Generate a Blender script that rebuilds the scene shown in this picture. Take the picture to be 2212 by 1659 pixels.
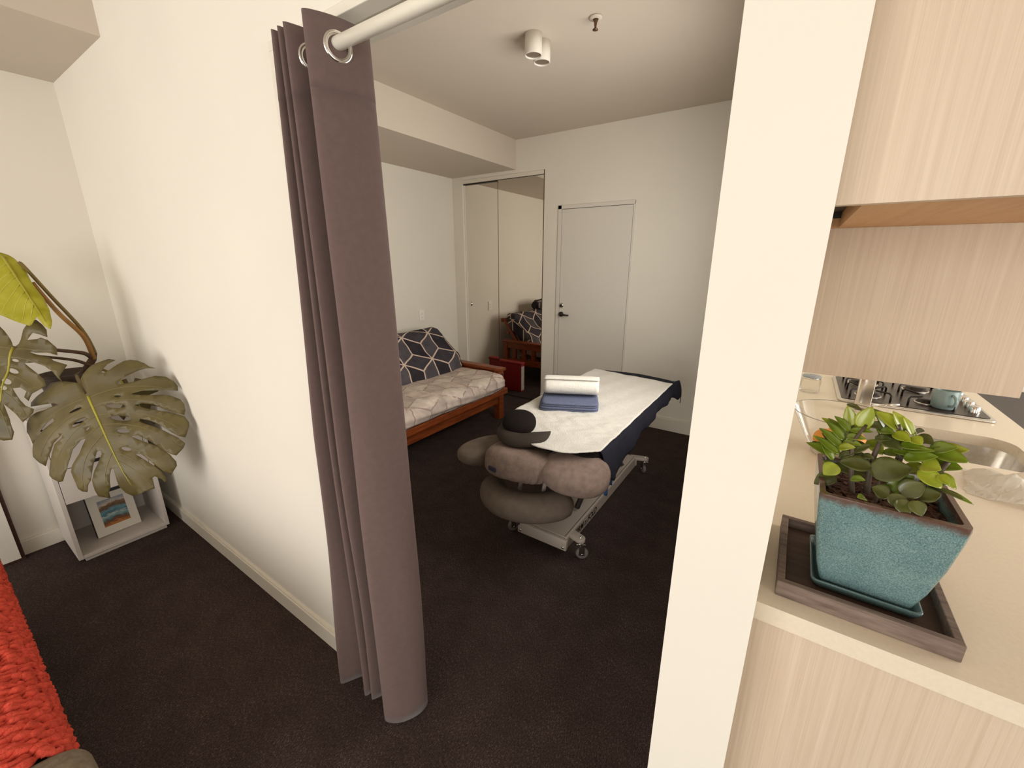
import bpy, bmesh, math, random
from mathutils import Vector, Matrix
from mathutils.geometry import delaunay_2d_cdt

random.seed(7)
for o in list(bpy.data.objects):
    bpy.data.objects.remove(o)
S = bpy.context.scene
COL = S.collection
PI = math.pi

# ---------------------------------------------------------------- camera
cd = bpy.data.cameras.new('camera'); cam = bpy.data.objects.new('camera', cd); COL.objects.link(cam)
cd.sensor_fit = 'HORIZONTAL'; cd.sensor_width = 36.0; cd.lens = 14.5032
cd.shift_x = -0.004835; cd.shift_y = -0.005683; cd.clip_start = 0.02; cd.clip_end = 60
cam.matrix_world = Matrix(((0.831337, -0.154369, 0.5339, 0), (0.555763, 0.22656, -0.799874, 0),
                           (0.002516, 0.961686, 0.27414, 1.54), (0, 0, 0, 1)))
S.camera = cam

# ---------------------------------------------------------------- world, daylight, added lights, exposure
w = bpy.data.worlds.new('world'); S.world = w; w.use_nodes = True
w.node_tree.nodes['Background'].inputs[0].default_value = (0.95, 0.97, 1.0, 1)
w.node_tree.nodes['Background'].inputs[1].default_value = 1.0

def area(name, loc, rot, sx, sy, power, col, spread=180):
    l = bpy.data.lights.new(name, 'AREA'); l.shape = 'RECTANGLE'; l.size = sx; l.size_y = sy
    l.energy = power; l.color = col; l.spread = math.radians(spread)
    o = bpy.data.objects.new(name, l); COL.objects.link(o); o.location = loc; o.rotation_euler = rot
    return o
# daylight through the living-room window behind the camera
area('window_daylight', (-0.85, -3.30, 1.17), (PI / 2, 0, 0), 3.2, 2.3, 122, (1.0, 0.965, 0.91))
# added light from an unseen side window, lifts bedroom and kitchen fronts
area('added_side_light', (2.50, -0.9, 1.45), (0, PI / 2, 0), 1.5, 1.6, 27, (1.0, 0.95, 0.86))
# added bedroom fill light, set in an invented window behind the column
area('added_bedroom_light', (-.117, 2.05, 1.60), (0, PI / 2, 0), 1.1, 1.3, 29, (1.0, 0.95, 0.88), 145)
# added light to brighten the worktop, from an invented kitchen window
area('added_kitchen_light', (2.50, 1.95, 1.60), (0, PI / 2, 0), 1.2, 1.5, 45, (1.0, 0.95, 0.87))

vs = S.view_settings
S.display_settings.display_device = 'sRGB'
vs.view_transform = 'Standard'; vs.look = 'None'; vs.exposure = 0.0; vs.gamma = 1.0; vs.use_curve_mapping = False

# ---------------------------------------------------------------- materials
def srgb(r, g, b):
    f = lambda c: (c / 12.92) if c <= 0.04045 else ((c + 0.055) / 1.055) ** 2.4
    return (f(r / 255), f(g / 255), f(b / 255), 1)

class NT:
    """tiny node-graph helper"""
    def __init__(s, name):
        s.m = bpy.data.materials.new(name); s.m.use_nodes = True
        s.t = s.m.node_tree; s.b = s.t.nodes['Principled BSDF']
    def n(s, typ, **kw):
        nd = s.t.nodes.new(typ)
        for k, v in kw.items(): setattr(nd, k, v)
        return nd
    def l(s, a, b): s.t.links.new(a, b)
    def coords(s, scale=(1, 1, 1), kind='Object', rot=(0, 0, 0)):
        tc = s.n('ShaderNodeTexCoord'); mp = s.n('ShaderNodeMapping')
        mp.inputs['Scale'].default_value = scale; mp.inputs['Rotation'].default_value = rot
        s.l(tc.outputs[kind], mp.inputs['Vector']); return mp.outputs[0]
    def noise(s, vec, scale, detail=4, rough=.55):
        nd = s.n('ShaderNodeTexNoise'); nd.inputs['Scale'].default_value = scale
        nd.inputs['Detail'].default_value = detail; nd.inputs['Roughness'].default_value = rough
        s.l(vec, nd.inputs['Vector']); return nd.outputs['Fac']
    def ramp(s, fac, stops, interp='LINEAR'):
        nd = s.n('ShaderNodeValToRGB'); e = nd.color_ramp.elements; nd.color_ramp.interpolation = interp
        e[0].position, e[0].color = stops[0]; e[1].position, e[1].color = stops[-1]
        for p, c in stops[1:-1]:
            x = e.new(p); x.color = c
        s.l(fac, nd.inputs[0]); return nd.outputs[0]
    def bump(s, h, strength=.3, dist=.002):
        nd = s.n('ShaderNodeBump'); nd.inputs['Strength'].default_value = strength; nd.inputs['Distance'].default_value = dist
        s.l(h, nd.inputs['Height']); s.l(nd.outputs[0], s.b.inputs['Normal'])
    def m2(s, op, a, b=None, c=None):
        nd = s.n('ShaderNodeMath', operation=op)
        for i, x in enumerate((a, b, c)):
            if x is None: continue
            if isinstance(x, (int, float)): nd.inputs[i].default_value = x
            else: s.l(x, nd.inputs[i])
        return nd.outputs[0]

def plain(name, col, rough=.5, metal=0.0, spec=.5, noise=0.0, nscale=30, bump=0.0, bscale=200, bdist=.001, **kw):
    g = NT(name); b = g.b
    b.inputs['Base Color'].default_value = col; b.inputs['Roughness'].default_value = rough
    b.inputs['Metallic'].default_value = metal; b.inputs['Specular IOR Level'].default_value = spec
    if noise:
        v = g.coords(); f = g.noise(v, nscale)
        lo = tuple(c * (1 - noise) for c in col[:3]) + (1,); hi = tuple(min(1, c * (1 + noise)) for c in col[:3]) + (1,)
        g.l(g.ramp(f, [(.3, lo), (.7, hi)]), b.inputs['Base Color'])
    if bump:
        g.bump(g.noise(g.coords(), bscale, 3), bump, bdist)
    for k, v in kw.items(): b.inputs[k].default_value = v
    return g.m

def wood(name, c1, c2, rough=.45, scale=(60, 60, 3), bump=.08, spec=.4):
    g = NT(name); v = g.coords(scale)
    f = g.noise(v, 1.0, 6, .6); v2 = g.coords((scale[0] * 4, scale[1] * 4, scale[2] * 2)); f2 = g.noise(v2, 1.0, 3)
    mx = g.m2('ADD', g.m2('MULTIPLY', f, .65), g.m2('MULTIPLY', f2, .35))
    g.l(g.ramp(mx, [(.34, c1), (.66, c2)]), g.b.inputs['Base Color'])
    g.b.inputs['Roughness'].default_value = rough; g.b.inputs['Specular IOR Level'].default_value = spec
    g.bump(mx, bump, .001); return g.m

def carpet_mat():
    g = NT('carpet'); v = g.coords()
    f = g.noise(v, 260, 3, .7); f2 = g.noise(v, 9, 3)
    v3 = g.coords((260, 90, 1), rot=(0, 0, .2)); f3 = g.noise(v3, 1.0, 2)
    k = g.m2('ADD', g.m2('MULTIPLY', f, .6), g.m2('MULTIPLY', f3, .4))
    k2 = g.m2('ADD', k, g.m2('MULTIPLY', g.m2('SUBTRACT', f2, .5), .12))
    g.l(g.ramp(k2, [(.36, (.026, .016, .0125, 1)), (.55, (.066, .046, .042, 1)), (.66, (.17, .125, .11, 1))]), g.b.inputs['Base Color'])
    g.b.inputs['Roughness'].default_value = .95; g.b.inputs['Specular IOR Level'].default_value = .05
    g.bump(k, .7, .004); return g.m

def wall_mat(name, col):
    return plain(name, col, .75, spec=.25, noise=.015, nscale=2.5, bump=.05, bscale=260, bdist=.0006)

M = {}
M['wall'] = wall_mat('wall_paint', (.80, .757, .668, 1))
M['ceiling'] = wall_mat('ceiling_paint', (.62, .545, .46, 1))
M['trim'] = plain('white_gloss', (.78, .73, .63, 1), .4, noise=.01)
M['carpet'] = carpet_mat()
M['doorpaint'] = plain('door_paint', (.72, .68, .61, 1), .45, noise=.01)
M['oak'] = wood('pale_oak_laminate', srgb(198, 177, 154), srgb(215, 197, 175), .5, (150, 150, 2.2), .05)
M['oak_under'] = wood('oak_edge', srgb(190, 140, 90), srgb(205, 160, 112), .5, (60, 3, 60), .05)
M['bench'] = plain('stone_bench', srgb(225, 212, 191), .25, noise=.03, nscale=120, spec=.5)
M['bench_edge'] = M['bench']
M['mirror'] = plain('mirror_glass', (.80, .76, .70, 1), .015, 1.0)
M['chrome'] = plain('chrome', (.75, .73, .70, 1), .16, 1.0)
M['steel'] = plain('brushed_steel', (.62, .59, .55, 1), .28, 1.0, noise=.08, nscale=90)
M['darkmetal'] = plain('dark_metal', (.04, .032, .03, 1), .4, .7)
M['iron'] = plain('black_iron', (.02, .015, .014, 1), .5, .3)
M['bronze'] = plain('bronze', (.16, .09, .06, 1), .4, .8)
M['black'] = plain('black_plastic', (.012, .010, .010, 1), .5)
M['white_plastic'] = plain('white_plastic', (.78, .74, .66, 1), .35)
M['outlet'] = plain('outlet_white', (.9, .87, .80, 1), .3)
M['rodpaint'] = plain('cream_rod', (.80, .76, .64, 1), .3, spec=.5)
M['white_lam'] = plain('white_laminate', (.66, .60, .55, 1), .45, noise=.02)
M['darkwood'] = wood('dark_brown_wood', srgb(52, 30, 26), srgb(78, 48, 40), .5, (50, 4, 50))
M['futonwood'] = wood('red_brown_pine', srgb(96, 42, 18), srgb(150, 76, 36), .35, (40, 4, 40), .05)
M['redcase'] = plain('red_case', srgb(140, 22, 26), .5, noise=.05)
M['casend'] = plain('pale_card', (.5, .46, .42, 1), .6, noise=.2, nscale=25)
M['terracot'] = plain('dark_pot', srgb(70, 55, 45), .6)
M['soil'] = plain('soil', (.03, .017, .012, 1), .95, noise=.5, nscale=70, bump=.8, bscale=60, bdist=.006)
M['navy'] = plain('navy_cotton', srgb(37, 37, 46), .9, spec=.1, noise=.12, nscale=40, bump=.2, bscale=500)
M['blue'] = plain('mid_blue_cotton', srgb(50, 74, 116), .9, spec=.1, noise=.08, nscale=60)
M['bluetowel'] = plain('blue_towel', srgb(100, 106, 130), .95, spec=.05, noise=.1, nscale=90, bump=.4, bscale=500)
M['terry'] = plain('white_terry', (.68, .655, .60, 1), 1.0, spec=.02, noise=.03, nscale=25, bump=.8, bscale=170, bdist=.004)
M['greyfabric'] = plain('warm_grey_velour', srgb(112, 100, 91), .95, spec=.08, noise=.12, nscale=25, bump=.25, bscale=300)
M['greycover'] = plain('taupe_towelling', srgb(130, 113, 104), 1.0, spec=.05, noise=.16, nscale=35, bump=.6, bscale=220, bdist=.003)
M['charcoal'] = plain('charcoal_foam', (.012, .009, .008, 1), .9, spec=.1, noise=.1)
M['greyfoam'] = plain('grey_foam', srgb(62, 55, 49), .9, spec=.1)
M['frame_metal'] = plain('silver_powdercoat', srgb(178, 166, 156), .45, .15, noise=.02)
M['rubber'] = plain('grey_rubber', srgb(110, 104, 98), .5)
M['sofagrey'] = plain('sofa_fabric', srgb(120, 108, 92), .95, spec=.08, noise=.22, nscale=70, bump=.5, bscale=260, bdist=.002)
M['redwool'] = plain('red_wool', srgb(206, 80, 64), 1.0, spec=.05, noise=.28, nscale=45, bump=.9, bscale=160, bdist=.006)
M['label'] = plain('label_navy', srgb(40, 38, 60), .7)
M['ink'] = plain('black_print', (.012, .008, .008, 1), .6)
M['trayw'] = wood('grey_brown_tray', srgb(86, 70, 62), srgb(134, 116, 105), .6, (6, 60, 60), .15)
M['trayin'] = wood('tray_inside', srgb(58, 42, 34), srgb(80, 60, 50), .6, (6, 60, 60), .15)
M['bark'] = plain('bark', srgb(84, 56, 42), .9, noise=.5, nscale=60, bump=.6, bscale=90, bdist=.004)
M['orange'] = plain('orange_peel', srgb(232, 150, 50), .5, noise=.08, nscale=20, bump=.3, bscale=150)
M['mug'] = plain('blue_grey_glaze', srgb(126, 146, 146), .35, noise=.04, nscale=60)
M['lidgrey'] = plain('blue_grey_lid', srgb(150, 156, 162), .4)
M['lensgrey'] = plain('lamp_lens', srgb(120, 104, 88), .4)
M['curtain'] = plain('mauve_brown_blockout', srgb(106, 88, 84), .85, spec=.12, noise=.05, nscale=60, bump=.15, bscale=600, **{'Sheen Weight': .15})
M['seam'] = plain('curtain_stitch', srgb(104, 86, 82), .9)
M['charcoalpaint'] = plain('charcoal_paint', srgb(66, 58, 58), .5, noise=.05)
M['hobglass'] = plain('brown_black_enamel', (.030, .018, .015, 1), .3, spec=.35)

def glass(name, col=(1, 1, 1, 1), rough=0.0):
    g = NT(name); b = g.b
    b.inputs['Base Color'].default_value = col; b.inputs['Transmission Weight'].default_value = 1
    b.inputs['Roughness'].default_value = rough; b.inputs['IOR'].default_value = 1.45
    return g.m
def thin_glass():
    g = NT('clear_glass'); t = g.t
    tr = g.n('ShaderNodeBsdfTransparent'); tr.inputs[0].default_value = (.95, .945, .93, 1); gl = g.n('ShaderNodeBsdfGlossy'); gl.inputs['Roughness'].default_value = .03
    fr_ = g.n('ShaderNodeFresnel'); fr_.inputs[0].default_value = 1.18; mx = g.n('ShaderNodeMixShader')
    g.l(g.m2('MULTIPLY', fr_.outputs[0], .5), mx.inputs[0]); g.l(tr.outputs[0], mx.inputs[1]); g.l(gl.outputs[0], mx.inputs[2]); g.l(mx.outputs[0], t.nodes['Material Output'].inputs[0])
    return g.m
M['glass'] = thin_glass()
M['rimglass'] = plain('glass_rim', (.30, .29, .25, 1), .1, spec=.6)
def film_mat():
    g = NT('plastic_film'); g.b.inputs['Base Color'].default_value = (.86, .83, .76, 1)
    g.b.inputs['Roughness'].default_value = .3; g.b.inputs['Transmission Weight'].default_value = .35
    g.b.inputs['Alpha'].default_value = .72
    return g.m
M['film'] = film_mat()

def leaf_mat(name, c1, c2, rough=.3, spec=.5, scale=18, sub=.0):
    g = NT(name); f = g.noise(g.coords(), scale, 4)
    g.l(g.ramp(f, [(.3, c1), (.7, c2)]), g.b.inputs['Base Color'])
    g.b.inputs['Roughness'].default_value = rough; g.b.inputs['Specular IOR Level'].default_value = spec
    if sub:
        g.b.inputs['Transmission Weight'].default_value = 0
        tr = g.n('ShaderNodeBsdfTranslucent'); mx = g.n('ShaderNodeMixShader'); mx.inputs[0].default_value = sub
        tr.inputs[0].default_value = c2
        out = g.t.nodes['Material Output']; g.l(g.b.outputs[0], mx.inputs[1]); g.l(tr.outputs[0], mx.inputs[2]); g.l(mx.outputs[0], out.inputs[0])
    return g.m
M['monstera'] = leaf_mat('monstera_green', srgb(84, 75, 44), srgb(108, 97, 58), .45, .4, 9, .06)
M['monstera_lime'] = leaf_mat('young_lime_leaf', srgb(168, 164, 28), srgb(200, 194, 72), .45, .4, 14, .3)
M['midrib'] = plain('lime_midrib', srgb(164, 156, 52), .5)
M['limevein'] = plain('lime_vein', srgb(196, 190, 86), .5)
M['vein'] = plain('pale_vein', srgb(126, 116, 72), .5)
M['petiole'] = plain('olive_petiole', srgb(118, 98, 48), .5, noise=.15, nscale=25)
M['petiole_orange'] = plain('ochre_petiole', srgb(150, 108, 52), .5, noise=.2, nscale=20)
M['trunk'] = plain('brown_trunk', srgb(84, 62, 44), .8, noise=.3, nscale=40)
M['zz0'] = leaf_mat('zz_dark', srgb(62, 68, 32), srgb(88, 92, 44), .22, .6, 25)
M['zz1'] = leaf_mat('zz_mid', srgb(84, 104, 22), srgb(114, 132, 34), .22, .6, 25)
M['zz2'] = leaf_mat('zz_bright', srgb(122, 136, 26), srgb(158, 166, 54), .25, .6, 25)
M['zzstem'] = plain('zz_stem', srgb(78, 64, 48), .6, noise=.3, nscale=60)

def glaze_mat():
    g = NT('teal_glaze'); v = g.coords()
    sp = g.noise(v, 520, 2, .7); big = g.noise(v, 14, 3)
    k = g.m2('ADD', sp, g.m2('MULTIPLY', g.m2('SUBTRACT', big, .5), .25))
    teal = g.ramp(k, [(.30, srgb(76, 98, 100)), (.48, srgb(100, 130, 131)), (.68, srgb(134, 158, 155))])
    sx = g.n('ShaderNodeSeparateXYZ'); tc = g.n('ShaderNodeTexCoord'); g.l(tc.outputs['Object'], sx.inputs[0])
    zz = g.m2('ADD', sx.outputs[2], g.m2('MULTIPLY', g.m2('SUBTRACT', g.noise(v, 45, 3), .5), .018))
    rim = g.n('ShaderNodeMapRange'); rim.inputs[1].default_value = .188; rim.inputs[2].default_value = .203
    g.l(zz, rim.inputs[0])
    mx = g.n('ShaderNodeMix', data_type='RGBA'); g.l(rim.outputs[0], mx.inputs[0]); g.l(teal, mx.inputs[6]); mx.inputs[7].default_value = srgb(92, 68, 58)
    g.l(mx.outputs[2], g.b.inputs['Base Color']); g.b.inputs['Roughness'].default_value = .18
    g.b.inputs['Coat Weight'].default_value = .3; g.bump(sp, .15, .0008)
    return g.m
M['glaze'] = glaze_mat()
M['glaze_saucer'] = plain('teal_saucer_glaze', srgb(84, 108, 108), .18, noise=.2, nscale=300)

def cube_print(name, base_a, base_b, base_c, line, a=.34, w=.0135, fade=0.0):
    """rhombic tumbling-block print on a mattress, in UV metres"""
    g = NT(name); tc = g.n('ShaderNodeTexCoord'); sp = g.n('ShaderNodeSeparateXYZ'); g.l(tc.outputs['UV'], sp.inputs[0])
    x = g.m2('DIVIDE', sp.outputs[0], a); y = g.m2('DIVIDE', sp.outputs[1], a)
    R3 = math.sqrt(3)
    def fold(px, py):
        fx = g.m2('SUBTRACT', g.m2('FLOORED_MODULO', px, 1.0), .5); fy = g.m2('SUBTRACT', g.m2('FLOORED_MODULO', py, R3), R3 / 2)
        return fx, fy
    ax, ay = fold(x, y); bx, by = fold(g.m2('ADD', x, .5), g.m2('ADD', y, R3 / 2))
    da = g.m2('ADD', g.m2('MULTIPLY', ax, ax), g.m2('MULTIPLY', ay, ay)); db = g.m2('ADD', g.m2('MULTIPLY', bx, bx), g.m2('MULTIPLY', by, by))
    sel = g.m2('LESS_THAN', da, db)
    mixf = lambda p, q: g.m2('ADD', q, g.m2('MULTIPLY', sel, g.m2('SUBTRACT', p, q)))
    gx, gy = mixf(ax, bx), mixf(ay, by)
    absx, absy = g.m2('ABSOLUTE', gx), g.m2('ABSOLUTE', gy)
    hd = g.m2('MAXIMUM', absx, g.m2('ADD', g.m2('MULTIPLY', absx, .5), g.m2('MULTIPLY', absy, R3 / 2)))
    ww = w / a / 2
    ln = g.m2('GREATER_THAN', hd, .5 - ww)
    for ang in (90, 210, 330):
        c, s_ = math.cos(math.radians(ang)), math.sin(math.radians(ang))
        along = g.m2('ADD', g.m2('MULTIPLY', gx, c), g.m2('MULTIPLY', gy, s_))
        perp = g.m2('ABSOLUTE', g.m2('SUBTRACT', g.m2('MULTIPLY', gy, c), g.m2('MULTIPLY', gx, s_)))
        ln = g.m2('MAXIMUM', ln, g.m2('MULTIPLY', g.m2('LESS_THAN', perp, ww), g.m2('GREATER_THAN', along, 0.0)))
    angn = g.m2('ARCTAN2', gy, gx)                      # three rhombi: -30..90, 90..210, 210..330
    t = g.m2('DIVIDE', g.m2('FLOORED_MODULO', g.m2('ADD', angn, PI / 6), 2 * PI), 2 * PI)
    fab = g.ramp(t, [(0.0, base_a), (.3334, base_b), (.6667, base_c)], 'CONSTANT')
    nz = g.noise(g.coords(), 12, 4); wear = g.ramp(nz, [(.35, (.75, .75, .75, 1)), (.7, (1.2, 1.2, 1.2, 1))])
    ml = g.n('ShaderNodeMix', data_type='RGBA', blend_type='MULTIPLY'); ml.inputs[0].default_value = .8
    g.l(fab, ml.inputs[6]); g.l(wear, ml.inputs[7])
    mx = g.n('ShaderNodeMix', data_type='RGBA')
    lf = ln if not fade else g.m2('MULTIPLY', ln, g.m2('MULTIPLY', g.m2('GREATER_THAN', g.noise(g.coords(), 9, 2), fade), .8))
    g.l(lf, mx.inputs[0]); g.l(ml.outputs[2], mx.inputs[6]); mx.inputs[7].default_value = line
    g.l(mx.outputs[2], g.b.inputs['Base Color']); g.b.inputs['Roughness'].default_value = .9; g.b.inputs['Specular IOR Level'].default_value = .1
    g.bump(g.noise(g.coords(), 14, 4), .5, .012)
    return g.m
M['cube_dark'] = cube_print('dark_cube_print', srgb(54, 50, 56), srgb(84, 80, 84), srgb(66, 62, 68), srgb(205, 184, 168))
M['cube_pale'] = cube_print('pale_cube_print', srgb(206, 190, 178), srgb(196, 180, 170), srgb(212, 198, 186), srgb(160, 136, 126), fade=.46, w=.013)

def print_mat():
    g = NT('seascape_print'); tc = g.n('ShaderNodeTexCoord'); sp = g.n('ShaderNodeSeparateXYZ'); g.l(tc.outputs['UV'], sp.inputs[0])
    mp = g.n('ShaderNodeMapping'); mp.inputs['Scale'].default_value = (3, 9, 1); g.l(tc.outputs['UV'], mp.inputs[0])
    n1 = g.noise(mp.outputs[0], 1.6, 5); mp2 = g.n('ShaderNodeMapping'); mp2.inputs['Scale'].default_value = (4, 26, 1); g.l(tc.outputs['UV'], mp2.inputs[0])
    n2 = g.noise(mp2.outputs[0], 1.3, 4)
    hill = g.m2('MULTIPLY', g.m2('SUBTRACT', .5, g.m2('ABSOLUTE', g.m2('SUBTRACT', sp.outputs[0], .55))), .16)
    v = g.m2('ADD', g.m2('SUBTRACT', sp.outputs[1], hill), g.m2('MULTIPLY', g.m2('SUBTRACT', n1, .5), .30))
    band = g.ramp(v, [(0.0, srgb(190, 120, 50)), (.10, srgb(120, 72, 36)), (.18, srgb(96, 70, 52)), (.26, srgb(92, 140, 150)), (.36, srgb(180, 196, 196)),
                      (.42, srgb(60, 110, 130)), (.55, srgb(110, 160, 176)), (.62, srgb(100, 72, 46)), (.74, srgb(124, 92, 60)), (.80, srgb(206, 190, 180)), (.92, srgb(150, 160, 172))])
    st = g.ramp(n2, [(.35, (.75, .75, .75, 1)), (.65, (1.2, 1.2, 1.2, 1))])
    ml = g.n('ShaderNodeMix', data_type='RGBA', blend_type='MULTIPLY'); ml.inputs[0].default_value = .9
    g.l(band, ml.inputs[6]); g.l(st, ml.inputs[7]); g.l(ml.outputs[2], g.b.inputs['Base Color'])
    g.b.inputs['Roughness'].default_value = .5
    return g.m
M['print'] = print_mat()

# ---------------------------------------------------------------- mesh helpers
def T(x, y, z): return Matrix.Translation((x, y, z))
def box(bm, x0, x1, y0, y1, z0, z1, mat=None):
    vs_ = [bm.verts.new(Vector(p)) for p in ((x0, y0, z0), (x1, y0, z0), (x1, y1, z0), (x0, y1, z0), (x0, y0, z1), (x1, y0, z1), (x1, y1, z1), (x0, y1, z1))]
    if mat is not None:
        for v in vs_: v.co = mat @ v.co
    fs = []
    for f in ((0, 3, 2, 1), (4, 5, 6, 7), (0, 1, 5, 4), (1, 2, 6, 5), (2, 3, 7, 6), (3, 0, 4, 7)):
        fs.append(bm.faces.new([vs_[i] for i in f]))
    return fs
def tube(bm, pts, rad, seg=10, caps=True, flat=1.0):
    pts = [Vector(p) for p in pts]; n = len(pts)
    if isinstance(rad, (int, float)): rad = [rad] * n
    rings = []; up = None
    for i, p in enumerate(pts):
        d = (pts[min(i + 1, n - 1)] - pts[max(i - 1, 0)]).normalized()
        if up is None: up = Vector((0, 0, 1)) if abs(d.z) < .9 else Vector((1, 0, 0))
        s = d.cross(up).normalized(); up = s.cross(d).normalized()
        rings.append([bm.verts.new(p + (s * math.cos(2 * PI * k / seg) + up * math.sin(2 * PI * k / seg) * flat) * rad[i]) for k in range(seg)])
    for a, b in zip(rings, rings[1:]):
        for k in range(seg):
            bm.faces.new((a[k], a[(k + 1) % seg], b[(k + 1) % seg], b[k]))
    if caps:
        bm.faces.new(rings[0][::-1]); bm.faces.new(rings[-1])
def lathe(bm, prof, seg=32, mat=None, close=False):
    rings = []
    for r, z in prof:
        rings.append([bm.verts.new(Vector((r * math.cos(2 * PI * k / seg), r * math.sin(2 * PI * k / seg), z))) for k in range(seg)] if r > 1e-6 else [bm.verts.new(Vector((0, 0, z)))])
    for a, b in zip(rings, rings[1:]):
        for k in range(seg):
            j = (k + 1) % seg
            if len(a) == 1 and len(b) == 1: continue
            if len(a) == 1: bm.faces.new((a[0], b[j], b[k]))
            elif len(b) == 1: bm.faces.new((a[k], a[j], b[0]))
            else: bm.faces.new((a[k], a[j], b[j], b[k]))
    if mat is not None:
        for rg in rings:
            for v in rg: v.co = mat @ v.co
def torus(bm, R, r, mat, seg=28, s2=10):
    rings = [[bm.verts.new(mat @ Vector(((R + r * math.cos(2 * PI * j / s2)) * math.cos(2 * PI * i / seg), (R + r * math.cos(2 * PI * j / s2)) * math.sin(2 * PI * i / seg), r * math.sin(2 * PI * j / s2)))) for j in range(s2)] for i in range(seg)]
    for i in range(seg):
        a, b = rings[i], rings[(i + 1) % seg]
        for j in range(s2): bm.faces.new((a[j], b[j], b[(j + 1) % s2], a[(j + 1) % s2]))
def superell(bm, c, sx, sy, sz, e1=1.0, e2=1.0, nu=32, nv=18, mat=None, fn=None):
    """superellipsoid blob"""
    pw = lambda v, e: math.copysign(abs(v) ** e, v)
    rows = []
    for i in range(nv + 1):
        ph = -PI / 2 + PI * i / nv; row = []
        for k in range(nu):
            th = 2 * PI * k / nu
            p = Vector((sx * pw(math.cos(ph), e1) * pw(math.cos(th), e2), sy * pw(math.cos(ph), e1) * pw(math.sin(th), e2), sz * pw(math.sin(ph), e1)))
            if fn: p = fn(p)
            if mat is not None: p = mat @ p
            row.append(p + Vector(c))
        rows.append(row)
    vr = []
    for i, row in enumerate(rows):
        vr.append([bm.verts.new(row[0])] if i in (0, nv) else [bm.verts.new(p) for p in row])
    for a, b in zip(vr, vr[1:]):
        for k in range(nu):
            j = (k + 1) % nu
            if len(a) == 1: bm.faces.new((a[0], b[j], b[k]))
            elif len(b) == 1: bm.faces.new((a[k], a[j], b[0]))
            else: bm.faces.new((a[k], a[j], b[j], b[k]))
def prism(bm, poly, axis, a0, a1):
    """extrude a 2D polygon along an axis: axis 'y' -> (x,z), 'x' -> (y,z), 'z' -> (x,y)"""
    def P(p, a): return {'y': (p[0], a, p[1]), 'x': (a, p[0], p[1]), 'z': (p[0], p[1], a)}[axis]
    A = [bm.verts.new(P(p, a0)) for p in poly]; B = [bm.verts.new(P(p, a1)) for p in poly]; n = len(poly)
    bm.faces.new(A[::-1]); bm.faces.new(B)
    for i in range(n): bm.faces.new((A[i], A[(i + 1) % n], B[(i + 1) % n], B[i]))

def obj(name, bm, mat, parent=None, smooth=False, bevel=0, sub=0, solid=0, seg=2, angle=40):
    bmesh.ops.recalc_face_normals(bm, faces=bm.faces[:])
    me = bpy.data.meshes.new(name); bm.to_mesh(me); bm.free()
    o = bpy.data.objects.new(name, me); COL.objects.link(o)
    if mat: me.materials.append(M[mat] if isinstance(mat, str) else mat)
    if parent: o.parent = parent
    if solid:
        md = o.modifiers.new('solid', 'SOLIDIFY'); md.thickness = solid; md.offset = 0
    if bevel:
        md = o.modifiers.new('bevel', 'BEVEL'); md.width = bevel; md.segments = seg; md.limit_method = 'ANGLE'; md.angle_limit = math.radians(30)
    if sub:
        md = o.modifiers.new('sub', 'SUBSURF'); md.levels = sub; md.render_levels = sub
    if smooth or bevel or sub:
        for p in me.polygons: p.use_smooth = True
        if not sub and not smooth:
            pass
    return o
def B(): return bmesh.new()
def bx(name, dims, mat, parent=None, bevel=0):
    bm = B(); box(bm, *dims); o = obj(name, bm, mat, parent, bevel=bevel)
    if bevel:
        for p in o.data.polygons: p.use_smooth = False
    return o
def tag(o, label, cat, group=None):
    o['label'] = label; o['category'] = cat
    if group: o['group'] = group
    return o
def thing(name, label, cat, loc=(0, 0, 0), group=None):
    o = bpy.data.objects.new(name, None); COL.objects.link(o); o.location = loc; o.empty_display_size = .05
    return tag(o, label, cat, group)
def put(o, root):
    """parent o (built in world space) to an Empty standing at root.location"""
    o.parent = root; o.matrix_parent_inverse = Matrix.Translation(-Vector(root.location)); return o
def struct(o): o['kind'] = 'structure'; return o
def catmull(P, n):
    P = [Vector(p) for p in P]; out = []
    Q = [2 * P[0] - P[1]] + P + [2 * P[-1] - P[-2]]
    for i in range(1, len(Q) - 2):
        for k in range(n):
            t = k / n; a, b, c, d = Q[i - 1], Q[i], Q[i + 1], Q[i + 2]
            out.append(.5 * ((2 * b) + (c - a) * t + (2 * a - 5 * b + 4 * c - d) * t * t + (3 * b - a - 3 * c + d) * t ** 3))
    out.append(P[-1]); return out

# ================================================================ THE SETTING
YW, YWB, YB = 0.70, 0.80, 3.80          # partition front / back, bedroom back wall
XL, XLB = -3.27, -3.42                  # living / bedroom left wall
H = 2.70
struct(bx('floor', (-3.6, 2.8, -3.5, 4.1, -.06, 0), 'carpet'))
# ceilings with their dropped bulkheads
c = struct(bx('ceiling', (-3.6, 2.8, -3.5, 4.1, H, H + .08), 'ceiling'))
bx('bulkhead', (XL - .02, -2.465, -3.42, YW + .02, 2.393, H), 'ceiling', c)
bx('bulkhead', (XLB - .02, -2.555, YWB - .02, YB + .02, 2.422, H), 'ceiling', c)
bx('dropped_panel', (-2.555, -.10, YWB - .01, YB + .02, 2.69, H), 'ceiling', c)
wl = struct(bx('wall_left', (XL - .12, XL, -3.45, YW, 0, H), 'wall'))
struct(bx('wall_bedroom_left', (XLB - .12, XLB, YWB, YB + .1, 0, H), 'wall'))
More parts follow.
